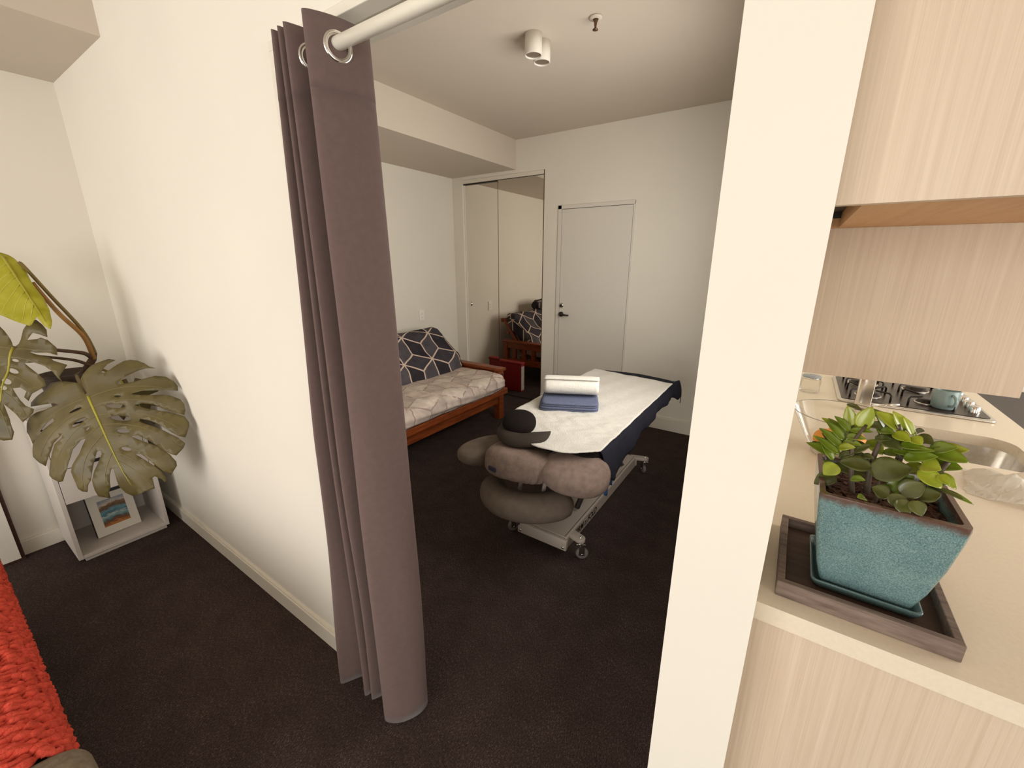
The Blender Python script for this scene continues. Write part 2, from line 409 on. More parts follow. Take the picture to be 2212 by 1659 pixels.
# partition wall with the bedroom opening (x -1.215 .. -0.115)
bm = B(); box(bm, XL - .15, -1.215, YW, YWB, 0, H); box(bm, -1.215, -.115, YW, YWB, 2.085, H)
struct(obj('wall_partition', bm, 'wall'))
bm = B(); box(bm, -.115, .0225, YW, 1.38, 0, H); box(bm, -.115, .0225, 2.72, 3.9, 0, H); box(bm, -.115, .0225, 1.38, 2.72, 0, 1.03); box(bm, -.115, .0225, 1.38, 2.72, 2.17, H); box(bm, -.045, .0225, 1.38, 2.72, 1.03, 2.17)
struct(obj('wall_column', bm, 'wall'))
win = struct(bx('added_window_3', (-.06, -.046, 1.38, 2.72, 1.03, 2.17), 'white_plastic'))  # made-up pane in a blind recess, added to carry the bedroom light
for d in ((-.115, -.06, 1.38, 1.43, 1.03, 2.17), (-.115, -.06, 2.67, 2.72, 1.03, 2.17), (-.115, -.06, 1.43, 2.67, 1.03, 1.08), (-.115, -.06, 1.43, 2.67, 2.12, 2.17)): bx('window_frame', d, 'trim', win)
# back wall: right of the mirrors, around the door, over the mirrors
bm = B(); box(bm, -2.218, -2.05, YB, YB + .12, 0, H); box(bm, -2.05, -1.295, YB, YB + .12, 2.05, H); box(bm, -1.295, -.10, YB, YB + .12, 0, H)
box(bm, XLB, -2.218, YB, YB + .12, 2.39, H); box(bm, XLB - .1, -3.275, YB, YB + .12, 0, 2.39); box(bm, -3.3, -2.2, YB + .10, YB + .14, 0, 2.4)
struct(obj('wall_back', bm, 'wall'))
# living room right / rear walls and the kitchen end wall
bm = B(); box(bm, 2.6, 2.72, -3.5, -1.65, 0, H); box(bm, 2.6, 2.72, -.15, 1.15, 0, H); box(bm, 2.6, 2.72, 2.75, 4.0, 0, H); box(bm, 2.6, 2.72, 1.15, 2.75, 0, .95); box(bm, 2.6, 2.72, 1.15, 2.75, 2.25, H); box(bm, 2.6, 2.72, -1.65, -.15, 0, .65); box(bm, 2.6, 2.72, -1.65, -.15, 2.25, H)
struct(obj('wall_right', bm, 'wall'))
bm = B(); box(bm, -3.4, -2.45, -3.5, -3.38, 0, H); box(bm, .75, 2.7, -3.5, -3.38, 0, H); box(bm, -2.45, .75, -3.5, -3.38, 2.35, H); box(bm, -2.45, .75, -3.5, -3.38, 0, .12)
struct(obj('wall_rear', bm, 'wall'))
struct(bx('wall_kitchen_end', (.02, 2.7, 3.35, 3.47, 0, H), 'wall'))
for n_, (x0, x1, z0, z1) in enumerate([(-2.45, .75, .12, 2.35)]):
    win = struct(bx('window_1', (x0, x1, -3.46, -3.42, z1 - .05, z1), 'trim'))
    for d in ((x0, x1, -3.46, -3.42, z0, z0 + .05), (x0, x0 + .05, -3.46, -3.42, z0, z1), (x1 - .05, x1, -3.46, -3.42, z0, z1), (-.88, -.82, -3.46, -3.42, z0, z1)):
        bx('window_frame', d, 'trim', win)
win = struct(bx('added_window_2', (2.64, 2.68, -1.65, -.15, 2.2, 2.25), 'trim'))  # unseen side window, added for the right-hand light
for d in ((2.64, 2.68, -1.65, -.15, .65, .70), (2.64, 2.68, -1.65, -1.60, .65, 2.25), (2.64, 2.68, -.20, -.15, .65, 2.25)): bx('window_frame', d, 'trim', win)

win = struct(bx('added_window_4', (2.64, 2.68, 1.15, 2.75, 2.2, 2.25), 'trim'))  # invented kitchen window, added to go with the worktop light
for d in ((2.64, 2.68, 1.15, 2.75, .95, 1.0), (2.64, 2.68, 1.15, 1.20, .95, 2.25), (2.64, 2.68, 2.70, 2.75, .95, 2.25)): bx('window_frame', d, 'trim', win)

# skirting boards with a thin upper bead
def skirting(name, dims, bead):
    s = struct(bx(name, dims, 'trim', bevel=.002)); bx('bead', bead, 'trim', s); return s
skirting('baseboard_partition', (XL, -1.24, YW - .014, YW, 0, .080), (XL, -1.24, YW - .010, YW, .080, .088))
skirting('baseboard_left', (XL, XL + .014, -3.35, YW - .014, 0, .080), (XL, XL + .010, -3.35, YW - .014, .080, .088))
skirting('baseboard_back', (-1.29, -.116, YB - .014, YB, 0, .115), (-1.29, -.116, YB - .010, YB, .115, .125))
skirting('baseboard_bedroom', (XLB, XLB + .014, YWB, YB, 0, .10), (XLB, XLB + .010, YWB, YB, .10, .108))
bx('baseboard_back_stub', (-2.215, -2.07, YB - .014, YB, 0, .115), 'trim')
bpy.data.objects['baseboard_back_stub']['kind'] = 'structure'

# opening frame: front architrave, soffit with a track groove, back lip, left jamb
t = struct(bx('trim_1', (-1.235, -.115, YW - .012, YW + .03, 2.058, 2.080), 'trim', bevel=.002))
bx('soffit', (-1.215, -.115, YW + .03, YW + .052, 2.066, 2.09), 'trim', t)
bx('track_groove', (-1.215, -.115, YW + .052, YW + .066, 2.078, 2.09), 'darkmetal', t)
bx('back_lip', (-1.215, -.115, YW + .066, YWB + .004, 2.054, 2.09), 'trim', t)
t2 = struct(bx('trim_2', (-1.235, -1.200, YW - .012, YW + .03, 0, 2.058), 'trim', bevel=.002))
bx('jamb', (-1.216, -1.200, YW + .03, YWB + .004, 0, 2.066), 'trim', t2)

# bedroom door
d = struct(bx('door_1', (-2.012, -1.312, YB - .004, YB + .03, .01, 2.015), 'doorpaint'))
bx('door_frame', (-2.05, -2.016, YB - .014, YB + .05, 0, 2.05), 'doorpaint', d)
bx('door_stop', (-2.05, -1.294, YB + .031, YB + .06, 0, 2.05), 'doorpaint', d)
bx('door_frame', (-1.308, -1.294, YB - .008, YB + .05, 0, 2.05), 'doorpaint', d)
bx('door_frame', (-2.05, -1.294, YB - .014, YB + .05, 2.019, 2.05), 'doorpaint', d)
bm = B(); lathe(bm, [(0, .014), (.020, .014), (.025, .008), (.025, 0)], 24, T(-1.988, YB - .004, 1.103) @ Matrix.Rotation(PI / 2, 4, 'X'))
lk = obj('lock', bm, 'steel', d, True)
bm = B(); lathe(bm, [(0, 0), (.012, 0), (.012, .006), (0, .006)], 16, T(-1.988, YB - .019, 1.103) @ Matrix.Rotation(PI / 2, 4, 'X')); obj('lock_cylinder', bm, 'darkmetal', lk)
bm = B(); lathe(bm, [(0, .016), (.022, .016), (.025, .010), (.025, 0)], 24, T(-1.988, YB - .004, 1.012) @ Matrix.Rotation(PI / 2, 4, 'X'))
hd = obj('handle', bm, 'darkmetal', d, True)
bm = B(); tube(bm, [(-1.988, YB - .018, 1.012), (-1.988, YB - .048, 1.012), (-1.975, YB - .054, 1.012), (-1.885, YB - .054, 1.010)], [.010, .010, .010, .009], 12); obj('lever', bm, 'darkmetal', hd, True)

# sliding mirror doors of the wardrobe
d = struct(bx('door_2', (-3.262, -2.76, YB + .035, YB + .05, .02, 2.345), 'mirror'))
bx('edge_strip', (-3.275, -3.262, YB + .025, YB + .052, .02, 2.35), 'trim', d)
bm = B(); lathe(bm, [(0, .010), (.020, .010), (.026, .004), (.026, 0)], 24, T(-3.225, YB + .035, 1.043) @ Matrix.Rotation(PI / 2, 4, 'X')); obj('finger_pull', bm, 'chrome', d, True)
d = struct(bx('door_3', (-2.783, -2.226, YB + .002, YB + .016, .02, 2.345), 'mirror'))
bx('edge_strip', (-2.788, -2.783, YB, YB + .018, .02, 2.35), 'bronze', d)
bx('edge_strip', (-2.226, -2.219, YB - .002, YB + .018, .02, 2.39), 'bronze', d)
t = struct(bx('trim_3', (-3.275, -2.219, YB - .002, YB + .06, 2.352, 2.388), 'trim'))
bx('track', (-3.27, -2.222, YB + .016, YB + .034, 2.340, 2.352), 'darkmetal', t)
bx('floor_track', (-3.27, -2.222, YB - .012, YB + .055, 0, .012), 'steel', t)

# ================================================================ CURTAIN AND ROD
ROD_Y, ROD_Z = .650, 1.982
r = thing('curtain_rod', 'cream round curtain rod across the top of the bedroom opening', 'curtain rod', (-.68, ROD_Y, ROD_Z))
bm = B(); tube(bm, [(-1.12, ROD_Y, ROD_Z), (-.02, ROD_Y, ROD_Z)], .0135, 24); put(obj('rod', bm, 'rodpaint', None, True), r)
for x in (-1.14, -.05):
    bm = B(); tube(bm, [(x, YW, ROD_Z + .012), (x, ROD_Y, ROD_Z + .012)], .008, 12); box(bm, x - .012, x + .012, YW - .005, YW, ROD_Z - .03, ROD_Z + .045)
    put(obj('bracket', bm, 'rodpaint', None), r)
for x in (-1.125, -.012):
    bm = B(); superell(bm, (x, ROD_Y, ROD_Z), .014, .0165, .0165, 1, 1, 16, 10); put(obj('end_cap', bm, 'rodpaint', None, True), r)

top = [(-1.125, .705), (-1.085, .690), (-1.056, .602), (-1.048, .695), (-1.030, .602), (-1.020, .695), (-1.003, .600), (-.972, .705), (-.950, .66), (-.927, .598), (-.905, .620), (-.889, .672), (-.893, .730), (-.93, .752)]
mid = [(-1.19, .700), (-1.15, .690), (-1.125, .606), (-1.09, .700), (-1.062, .612), (-1.046, .700), (-1.024, .612), (-.988, .712), (-.965, .67), (-.940, .606), (-.905, .628), (-.876, .685), (-.874, .735), (-.91, .756)]
bot = [(-1.235, .690), (-1.215, .665), (-1.190, .612), (-1.13, .690), (-1.083, .634), (-1.064, .705), (-1.046, .640), (-1.005, .715), (-.98, .67), (-.953, .616), (-.91, .640), (-.876, .690), (-.872, .740), (-.905, .76)]
cu = thing('curtain', 'mauve-brown eyelet curtain bunched at the left of the bedroom opening', 'curtain', (-1.03, .66, .02))
def plan(f):
    if f < .5: k = f / .5; A_, B_ = top, mid
    else: k = (f - .5) / .5; A_, B_ = mid, bot
    k = k * k * (3 - 2 * k) if f >= .5 else k
    return catmull([(a[0] + (b[0] - a[0]) * k, a[1] + (b[1] - a[1]) * k, 0) for a, b in zip(A_, B_)], 9)
ZT, ZBt = 2.030, .018
def cloth(z0, z1, rows):
    bm = B(); prev = None
    for i in range(rows + 1):
        z = z0 + (z1 - z0) * i / rows; f = (ZT - z) / (ZT - ZBt); row = plan(f)
        vsr = [bm.verts.new((p.x + .003 * math.sin(z * 7 + j * .21) * f, p.y + .003 * math.sin(z * 5 + j * .33) * f, z)) for j, p in enumerate(row)]
        if prev:
            for a in range(len(row) - 1): bm.faces.new((prev[a], prev[a + 1], vsr[a + 1], vsr[a]))
        prev = vsr
    return bm
put(obj('panel', cloth(1.893, ZBt, 44), 'curtain', None, True, solid=.0028), cu)
put(obj('heading', cloth(ZT, 1.893, 6), 'curtain', None, True, solid=.0036), cu)
bm = B(); row = plan((ZT - 1.893) / (ZT - ZBt)); tube(bm, [(p.x, p.y, 1.893) for p in row], .0017, 6); put(obj('hem_stitch', bm, 'seam', None, True), cu)
row = plan((ZT - ROD_Z) / (ZT - ZBt))
for a, b in zip(row, row[1:]):
    if (a.y - ROD_Y) * (b.y - ROD_Y) < 0:
        k = (ROD_Y - a.y) / (b.y - a.y); p = a.lerp(b, k); tan = (b - a).normalized(); nrm = Vector((tan.y, -tan.x, 0))
        rot = Vector((0, 0, 1)).rotation_difference(nrm).to_matrix().to_4x4()
        bm = B(); torus(bm, .0255, .0058, T(p.x, p.y, ROD_Z - .006) @ rot @ Matrix.Scale(.75, 4, (0, 0, 1)))
        put(obj('eyelet', bm, 'chrome', None, True), cu)

# ================================================================ LIVING ROOM CORNER
# cube shelf unit with an open bay and two drawers
x0, x1, y0, y1, zt = XL + .016, -2.907, .237, .622, .755
sh = thing('shelf_unit', 'small white cube shelf unit with drawers, in the corner under the monstera', 'shelf unit', ((x0 + x1) / 2, (y0 + y1) / 2, 0))
def part(name, dims, mat, root, bevel=.0015): return put(bx(name, dims, mat, None, bevel), root)
part('side_panel', (x0, x1, y0, y0 + .018, .022, zt), 'white_lam', sh); part('side_panel', (x0, x1, y1 - .018, y1, .022, zt), 'white_lam', sh)
part('bottom_panel', (x0, x1 - .001, y0 + .018, y1 - .018, .022, .040), 'white_lam', sh); part('top_panel', (x0, x1 + .004, y0 - .003, y1 + .003, zt, zt + .018), 'white_lam', sh)
part('plinth', (x0 + .02, x1 - .012, y0 + .025, y1 - .012, 0, .022), 'white_lam', sh)
part('middle_panel', (x0, x1 - .02, y0 + .018, y1 - .018, .355, .370), 'white_lam', sh); part('back_panel', (x0, x0 + .006, y0 + .018, y1 - .018, .04, zt), 'white_lam', sh)
for z0_, z1_ in ((.345, .528), (.532, .745)):
    dr = part('drawer', (x1 - .018, x1, y0 + .020, y1 - .020, z0_, z1_), 'white_lam', sh)
    p = put(bx('handle', (x1 - .004, x1 + .006, .405, .475, z0_ - .001, z0_ + .016), 'black', None), dr) if z0_ < .4 else put(bx('handle', (x1 - .004, x1 + .006, .36, .44, z0_ - .004, z0_ + .012), 'black', None), dr)
    p.parent = dr
    p.matrix_parent_inverse = Matrix.Identity(4)
# framed seascape leaning in the open bay
fr = thing('framed_picture', 'small seascape print in a white-mounted frame leaning in the open shelf bay', 'picture', (-3.03, .44, .041))
fm = T(-3.03, .435, .043) @ Matrix.Rotation(math.radians(-14), 4, 'Y') @ Matrix.Rotation(math.radians(3), 4, 'Z')
bm = B(); box(bm, -.036, -.002, -.094, .094, 0, .250, fm); put(obj('frame', bm, 'darkwood', None, bevel=.001), fr)
bm = B(); box(bm, -.002, .001, -.094, .094, 0, .250, fm); put(obj('mount', bm, 'white_plastic', None), fr)
bm = B(); uv = bm.loops.layers.uv.new('uv'); q = [bm.verts.new(fm @ Vector((.0016, y, z))) for y, z in ((-.056, .045), (.056, .045), (.056, .198), (-.056, .198))]
f = bm.faces.new(q)
for lp, u in zip(f.loops, ((0, 0), (1, 0), (1, 1), (0, 1))): lp[uv].uv = u
put(obj('print', bm, 'print', None), fr)
# flat white panel with dark edging, at the left edge of the photo
pn = thing('edged_panel', 'flat white panel with dark brown edging standing against the left wall', 'panel', (-3.235, -.45, 0))
part('backing', (XL + .016, -3.212, -1.0, .089, .0, .80), 'darkwood', pn); part('face', (-3.212, -3.206, -1.0, .074, .016, .785), 'white_plastic', pn, 0)

# ---------------- monstera
DATA = {"main":{"base":[-2.6322,0.401,0.9368],"u":[0.5454,0.0084,-0.8381],"v":[0.4583,0.8342,0.3067],"n":[0.7018,-0.5514,0.4511],"out":[[-0.0666,-0.0097],[-0.0813,-0.0207],[-0.0996,-0.0496],[-0.1164,-0.0804],[-0.1296,-0.1187],[-0.1053,-0.1417],[-0.0984,-0.1855],[-0.0841,-0.2228],[-0.0634,-0.2227],[-0.0517,-0.1985],[-0.0294,-0.1339],[-0.0167,-0.1126],[-0.0161,-0.1683],[-0.0217,-0.203],[-0.0193,-0.2397],[-0.0002,-0.265],[0.0314,-0.2828],[0.0993,-0.2686],[0.074,-0.2347],[0.0411,-0.1782],[0.0326,-0.1538],[0.0509,-0.1496],[0.0619,-0.1915],[0.0798,-0.2366],[0.1008,-0.2659],[0.1536,-0.2888],[0.188,-0.2787],[0.2159,-0.26],[0.1993,-0.245],[0.17,-0.2111],[0.1425,-0.1857],[0.1232,-0.1477],[0.1158,-0.1351],[0.135,-0.1515],[0.1478,-0.1841],[0.1793,-0.2107],[0.2087,-0.2317],[0.26,-0.261],[0.2793,-0.2542],[0.3083,-0.234],[0.3122,-0.2188],[0.2775,-0.1793],[0.233,-0.1479],[0.2029,-0.1313],[0.176,-0.0899],[0.1793,-0.0702],[0.196,-0.0827],[0.2343,-0.1109],[0.2691,-0.153],[0.2922,-0.169],[0.3672,-0.1885],[0.3865,-0.178],[0.3988,-0.1601],[0.373,-0.1414],[0.3591,-0.1214],[0.3074,-0.0904],[0.2561,-0.0522],[0.2564,-0.0383],[0.2718,-0.04],[0.297,-0.0625],[0.3284,-0.0939],[0.3634,-0.1177],[0.4092,-0.1295],[0.4356,-0.1349],[0.4612,-0.1057],[0.4377,-0.0908],[0.4212,-0.0713],[0.378,-0.0495],[0.3539,-0.0343],[0.354,-0.0254],[0.3838,-0.0303],[0.4332,-0.0455],[0.468,-0.045],[0.4907,-0.0333],[0.5026,0.0002],[0.5024,0.0328],[0.5061,0.0645],[0.4593,0.0775],[0.4565,0.0896],[0.4806,0.1034],[0.4996,0.1078],[0.4991,0.1155],[0.4784,0.121],[0.4475,0.1208],[0.4199,0.1138],[0.3751,0.0924],[0.331,0.0674],[0.338,0.0852],[0.3818,0.1049],[0.4224,0.1185],[0.4546,0.1296],[0.4788,0.1435],[0.4518,0.1819],[0.4337,0.1885],[0.3902,0.1793],[0.3582,0.1642],[0.3274,0.1468],[0.2894,0.1153],[0.2497,0.0847],[0.2549,0.1088],[0.2915,0.1332],[0.345,0.1575],[0.3891,0.1817],[0.4074,0.1981],[0.3848,0.2335],[0.3677,0.2475],[0.3328,0.2369],[0.2794,0.204],[0.2526,0.1849],[0.224,0.1571],[0.1936,0.1303],[0.1828,0.1378],[0.2087,0.1701],[0.2369,0.1924],[0.2877,0.2203],[0.3246,0.2399],[0.3418,0.259],[0.3274,0.2741],[0.3005,0.294],[0.2808,0.2992],[0.2452,0.2925],[0.2008,0.2479],[0.1775,0.2156],[0.1492,0.1779],[0.1149,0.1429],[0.1199,0.1731],[0.1415,0.2074],[0.1727,0.2308],[0.1982,0.2527],[0.238,0.2932],[0.2144,0.3058],[0.1874,0.3118],[0.1604,0.3078],[0.1264,0.2787],[0.1123,0.2545],[0.0783,0.1783],[0.0564,0.1427],[0.058,0.1666],[0.0604,0.1922],[0.0809,0.2405],[0.0908,0.272],[0.115,0.3124],[0.0869,0.3167],[0.0582,0.3093],[0.0271,0.291],[0.0079,0.2549],[0.0056,0.223],[0.0035,0.1762],[-0.0034,0.1299],[-0.0122,0.1163],[-0.024,0.1277],[-0.0312,0.1544],[-0.04,0.2104],[-0.0394,0.2389],[-0.0272,0.2713],[-0.0435,0.2519],[-0.0669,0.239],[-0.091,0.2187],[-0.1064,0.1955],[-0.1095,0.1721],[-0.0997,0.1445],[-0.0844,0.1134],[-0.0784,0.0893],[-0.0849,0.0806],[-0.1023,0.0956],[-0.1171,0.1116],[-0.1276,0.1429],[-0.1426,0.1203],[-0.1427,0.1092],[-0.1399,0.0828],[-0.1371,0.0619],[-0.1295,0.0467],[-0.1087,0.0184],[-0.0901,0.0016],[-0.0505,-0.0009],[-0.0159,0.0017],[-0.0126,-0.0064],[-0.0368,-0.0072]],"holes":[[[0.04,-0.0356],[0.0436,-0.0404],[0.0465,-0.0528],[0.0475,-0.0679],[0.0463,-0.0801],[0.0433,-0.0847],[0.0397,-0.08],[0.0369,-0.0678],[0.0358,-0.0526],[0.037,-0.0403]],[[0.0913,-0.037],[0.0973,-0.0425],[0.1037,-0.0577],[0.1083,-0.0767],[0.1093,-0.0922],[0.1062,-0.0984],[0.1004,-0.093],[0.0939,-0.078],[0.0893,-0.059],[0.0883,-0.0433]],[[0.1366,-0.0416],[0.1399,-0.0427],[0.1435,-0.0467],[0.1459,-0.052],[0.1462,-0.0567],[0.1443,-0.059],[0.141,-0.0579],[0.1374,-0.0539],[0.135,-0.0486],[0.1347,-0.0439]],[[0.1059,0.1125],[0.108,0.1039],[0.1026,0.0855],[0.0917,0.0644],[0.0795,0.0487],[0.0707,0.0442],[0.0685,0.0526],[0.0738,0.0708],[0.0847,0.092],[0.0969,0.1079]],[[0.1696,0.1069],[0.1719,0.0978],[0.1653,0.0797],[0.1523,0.0594],[0.1379,0.0448],[0.1276,0.0412],[0.1252,0.0501],[0.1317,0.0681],[0.1447,0.0885],[0.1592,0.1033]],[[0.2254,0.0885],[0.2276,0.0823],[0.2238,0.0702],[0.2155,0.0567],[0.2057,0.0471],[0.1983,0.045],[0.1961,0.0511],[0.1998,0.0632],[0.2081,0.0766],[0.2179,0.0863]],[[0.3049,0.0605],[0.3068,0.0555],[0.3032,0.0468],[0.2956,0.0379],[0.2868,0.0321],[0.2802,0.0316],[0.2783,0.0366],[0.2818,0.0453],[0.2894,0.0542],[0.2983,0.0601]],[[0.0535,0.1112],[0.0552,0.108],[0.0541,0.1015],[0.0505,0.0942],[0.046,0.0889],[0.0421,0.0876],[0.0404,0.0908],[0.0415,0.0973],[0.045,0.1046],[0.0496,0.1099]]]},"left":{"base":[-2.8554,0.2536,1.1648],"u":[0.1893,-0.3822,-0.9045],"v":[0.6921,0.7053,-0.1532],"n":[0.6965,-0.597,0.398],"out":[[-0.0874,-0.0649],[-0.0687,-0.0448],[-0.0355,-0.0218],[-0.0058,-0.0044],[-0.0049,0.0056],[-0.0184,0.0127],[-0.079,0.0205],[-0.1105,0.031],[-0.1348,0.0513],[-0.1164,0.0768],[-0.0931,0.0982],[-0.0597,0.1081],[-0.0689,0.0776],[-0.0726,0.0551],[-0.0383,0.0369],[-0.0469,0.0735],[-0.0548,0.0854],[-0.0471,0.1105],[-0.0184,0.1414],[0.0173,0.1482],[0.0075,0.121],[0.0145,0.0771],[0.0146,0.0572],[0.0225,0.082],[0.0284,0.125],[0.0434,0.1431],[0.0558,0.1879],[0.0774,0.1851],[0.1144,0.1752],[0.1404,0.1903],[0.1211,0.1715],[0.0935,0.151],[0.0712,0.1215],[0.0601,0.086],[0.0676,0.0545],[0.1051,0.0982],[0.1298,0.1245],[0.1579,0.1367],[0.1982,0.1032],[0.2317,0.0966],[0.2166,0.0806],[0.1896,0.0834],[0.1753,0.0594],[0.1815,0.0363],[0.23,0.067],[0.253,0.0862],[0.265,0.1146],[0.2813,0.1146],[0.3255,0.0924],[0.2895,0.0595],[0.2489,0.0097],[0.3145,0.0485],[0.3692,0.0674],[0.4033,0.0616],[0.4088,0.0358],[0.3975,-0.0057],[0.3703,-0.0424],[0.3209,-0.0418],[0.3432,-0.079],[0.2965,-0.1149],[0.251,-0.0905],[0.2683,-0.1331],[0.2012,-0.1626],[0.1679,-0.1265],[0.1626,-0.177],[0.0928,-0.1856],[0.0874,-0.134],[0.0517,-0.182],[-0.0106,-0.1765],[0.0143,-0.1241],[-0.0549,-0.1543],[-0.0916,-0.1141]],"holes":[[[0.0601,0.0347],[0.0634,0.0324],[0.0649,0.0259],[0.0639,0.0178],[0.0609,0.0111],[0.057,0.0083],[0.0537,0.0106],[0.0522,0.0171],[0.0532,0.0252],[0.0562,0.0319]],[[0.1105,0.0374],[0.1153,0.0333],[0.116,0.0233],[0.1125,0.0111],[0.106,0.0015],[0.0991,-0.0019],[0.0943,0.0021],[0.0936,0.0121],[0.0971,0.0243],[0.1036,0.034]],[[0.1604,0.0267],[0.1658,0.0223],[0.1664,0.0125],[0.162,0.0011],[0.1543,-0.0077],[0.1461,-0.0105],[0.1407,-0.0063],[0.14,0.0035],[0.1444,0.015],[0.1522,0.0239]],[[0.1838,0.0188],[0.1888,0.0167],[0.1912,0.0104],[0.1902,0.0023],[0.1861,-0.0043],[0.1805,-0.0071],[0.1755,-0.005],[0.1731,0.0013],[0.1741,0.0093],[0.1782,0.016]],[[0.0794,-0.034],[0.0853,-0.0337],[0.0924,-0.0378],[0.0979,-0.0448],[0.0999,-0.0519],[0.0974,-0.0564],[0.0916,-0.0567],[0.0845,-0.0526],[0.0789,-0.0457],[0.077,-0.0386]],[[0.1305,-0.0382],[0.1375,-0.0375],[0.1457,-0.0418],[0.1517,-0.0495],[0.1534,-0.0575],[0.1502,-0.0629],[0.1431,-0.0636],[0.1351,-0.0593],[0.129,-0.0516],[0.1272,-0.0436]]]},"lime":{"base":[-2.9811,0.3211,1.5519],"u":[0.6454,0.0986,-0.7575],"v":[0.1671,0.9494,0.2659],"n":[0.7454,-0.2981,0.5963],"out":[[-0.026,0.0007],[-0.0096,0.0183],[0.015,0.0285],[0.0515,0.0344],[0.0922,0.0373],[0.1615,0.0323],[0.2396,0.0375],[0.3075,0.0312],[0.3646,0.0197],[0.4048,0.0009],[0.3786,-0.0116],[0.3279,-0.0161],[0.3509,-0.0442],[0.3512,-0.0545],[0.313,-0.0778],[0.2635,-0.1049],[0.2327,-0.1243],[0.1719,-0.1273],[0.1506,-0.1059],[0.1015,-0.116],[0.0356,-0.0898],[-0.0112,-0.0479],[-0.0266,-0.0166]],"holes":[]},"zz":[[0.1422,1.0,1.2251,0.1522,1.004,1.2646,0.0241,2],[0.1289,1.01,1.2224,0.1193,1.014,1.2576,0.0176,2],[0.1999,1.0,1.2349,0.1644,1.004,1.2586,0.0238,2],[0.2071,1.005,1.232,0.1879,1.009,1.2621,0.019,2],[0.2185,1.0,1.2291,0.2021,1.004,1.2565,0.0128,2],[0.1881,0.985,1.2309,0.2093,0.973,1.2257,0.0209,2],[0.2131,0.985,1.2287,0.2265,0.973,1.2238,0.0185,2],[0.1282,0.995,1.2166,0.1033,0.999,1.2382,0.014,1],[0.1212,0.985,1.1987,0.0922,0.989,1.2261,0.0158,1],[0.119,0.975,1.187,0.0834,0.979,1.2135,0.0163,1],[0.1135,0.965,1.1776,0.0822,0.969,1.1968,0.0167,1],[0.1091,0.96,1.1634,0.088,0.964,1.1881,0.0147,1],[0.1161,0.945,1.1609,0.099,0.933,1.1432,0.0238,2],[0.1285,1.0,1.2169,0.1565,0.988,1.225,0.0133,1],[0.1231,0.99,1.2063,0.1482,0.978,1.2121,0.0153,1],[0.1195,0.98,1.1982,0.1429,0.968,1.202,0.0134,1],[0.113,0.97,1.1864,0.1338,0.958,1.1977,0.0152,2],[0.1338,0.98,1.179,0.1597,0.984,1.1982,0.0146,0],[0.1667,0.955,1.1667,0.1244,0.959,1.1632,0.0286,0],[0.1654,0.95,1.156,0.214,0.954,1.1776,0.0416,0],[0.1929,0.92,1.1317,0.1718,0.924,1.1396,0.0268,0],[0.2079,0.925,1.139,0.2324,0.929,1.1637,0.0294,0],[0.2265,0.92,1.1434,0.2538,0.924,1.1553,0.0257,0],[0.2015,0.895,1.1439,0.2116,0.883,1.1232,0.0231,0],[0.2178,0.895,1.1461,0.2296,0.883,1.13,0.0214,0],[0.2453,0.99,1.2065,0.2867,0.978,1.205,0.0278,1],[0.2453,1.0,1.2062,0.2725,0.988,1.2219,0.0229,1],[0.2086,0.97,1.1915,0.2432,0.958,1.2091,0.023,1],[0.2308,0.96,1.1883,0.2515,0.948,1.1916,0.0297,2],[0.2259,0.945,1.1824,0.2537,0.933,1.167,0.0277,2],[0.2526,0.945,1.1834,0.2637,0.933,1.1739,0.0181,2],[0.2559,0.94,1.1597,0.2829,0.928,1.1554,0.0084,0],[0.1728,0.985,1.2166,0.1987,0.973,1.2081,0.023,0],[0.1665,0.99,1.2132,0.1846,0.978,1.2204,0.0167,0],[0.2001,0.98,1.2123,0.2319,0.968,1.2172,0.0161,1],[0.2089,0.975,1.2064,0.2394,0.963,1.2176,0.0124,1],[0.1175,1.03,1.2614,0.1377,1.018,1.2583,0.0094,0],[0.1594,1.03,1.2474,0.1687,1.034,1.253,0.0148,0],[0.2256,1.03,1.2238,0.2352,1.018,1.2342,0.0145,0],[0.2405,1.03,1.2083,0.2486,1.018,1.215,0.0129,0],[0.1608,0.905,1.1244,0.1485,0.893,1.1283,0.0129,1],[0.1383,0.94,1.1413,0.1551,0.928,1.1494,0.0132,1],[0.1714,0.995,1.2299,0.1877,0.983,1.2315,0.0183,1],[0.1576,1.01,1.235,0.1706,0.998,1.2325,0.0163,0],[0.1507,0.975,1.1778,0.1659,0.963,1.1823,0.0132,0]],"stemA":[[-2.93,0.3556,1.5262],[-2.935,0.3688,1.5079],[-2.96,0.4314,1.3616],[-2.985,0.5013,1.2008],[-3.0,0.5264,1.0822],[-3.01,0.5214,1.0472]],"stemB":[[-2.95,0.381,1.4374],[-2.95,0.3996,1.3815],[-2.96,0.4392,1.2814],[-2.98,0.4988,1.1685],[-2.99,0.5143,1.0757],[-3.0,0.5165,1.042]],"stemC":[[-2.85,0.2535,1.1613],[-2.88,0.3165,1.147],[-2.91,0.381,1.1234],[-2.95,0.4471,1.0976],[-2.97,0.4868,1.0784],[-3.0,0.5136,1.0451]],"stemD":[[-2.93,0.2939,1.1099],[-2.95,0.3655,1.0848],[-2.98,0.4432,1.0517],[-2.99,0.4829,1.023],[-3.0,0.4992,1.0083]],"trunk":[[-3.0,0.5244,1.0727],[-3.01,0.5144,1.0386],[-3.02,0.4867,0.9956],[-3.04,0.4585,0.9489],[-3.06,0.4352,0.9008]],"petiole":[[-2.95,0.4321,0.9766],[-2.9,0.425,0.9718],[-2.75,0.4082,0.9658],[-2.645,0.4029,0.9339]]}
def inside(p, poly):
    x, y = p; r = False; n = len(poly); j = n - 1
    for i in range(n):
        xi, yi = poly[i]; xj, yj = poly[j]
        if (yi > y) != (yj > y) and x < (xj - xi) * (y - yi) / (yj - yi) + xi: r = not r
        j = i
    return r
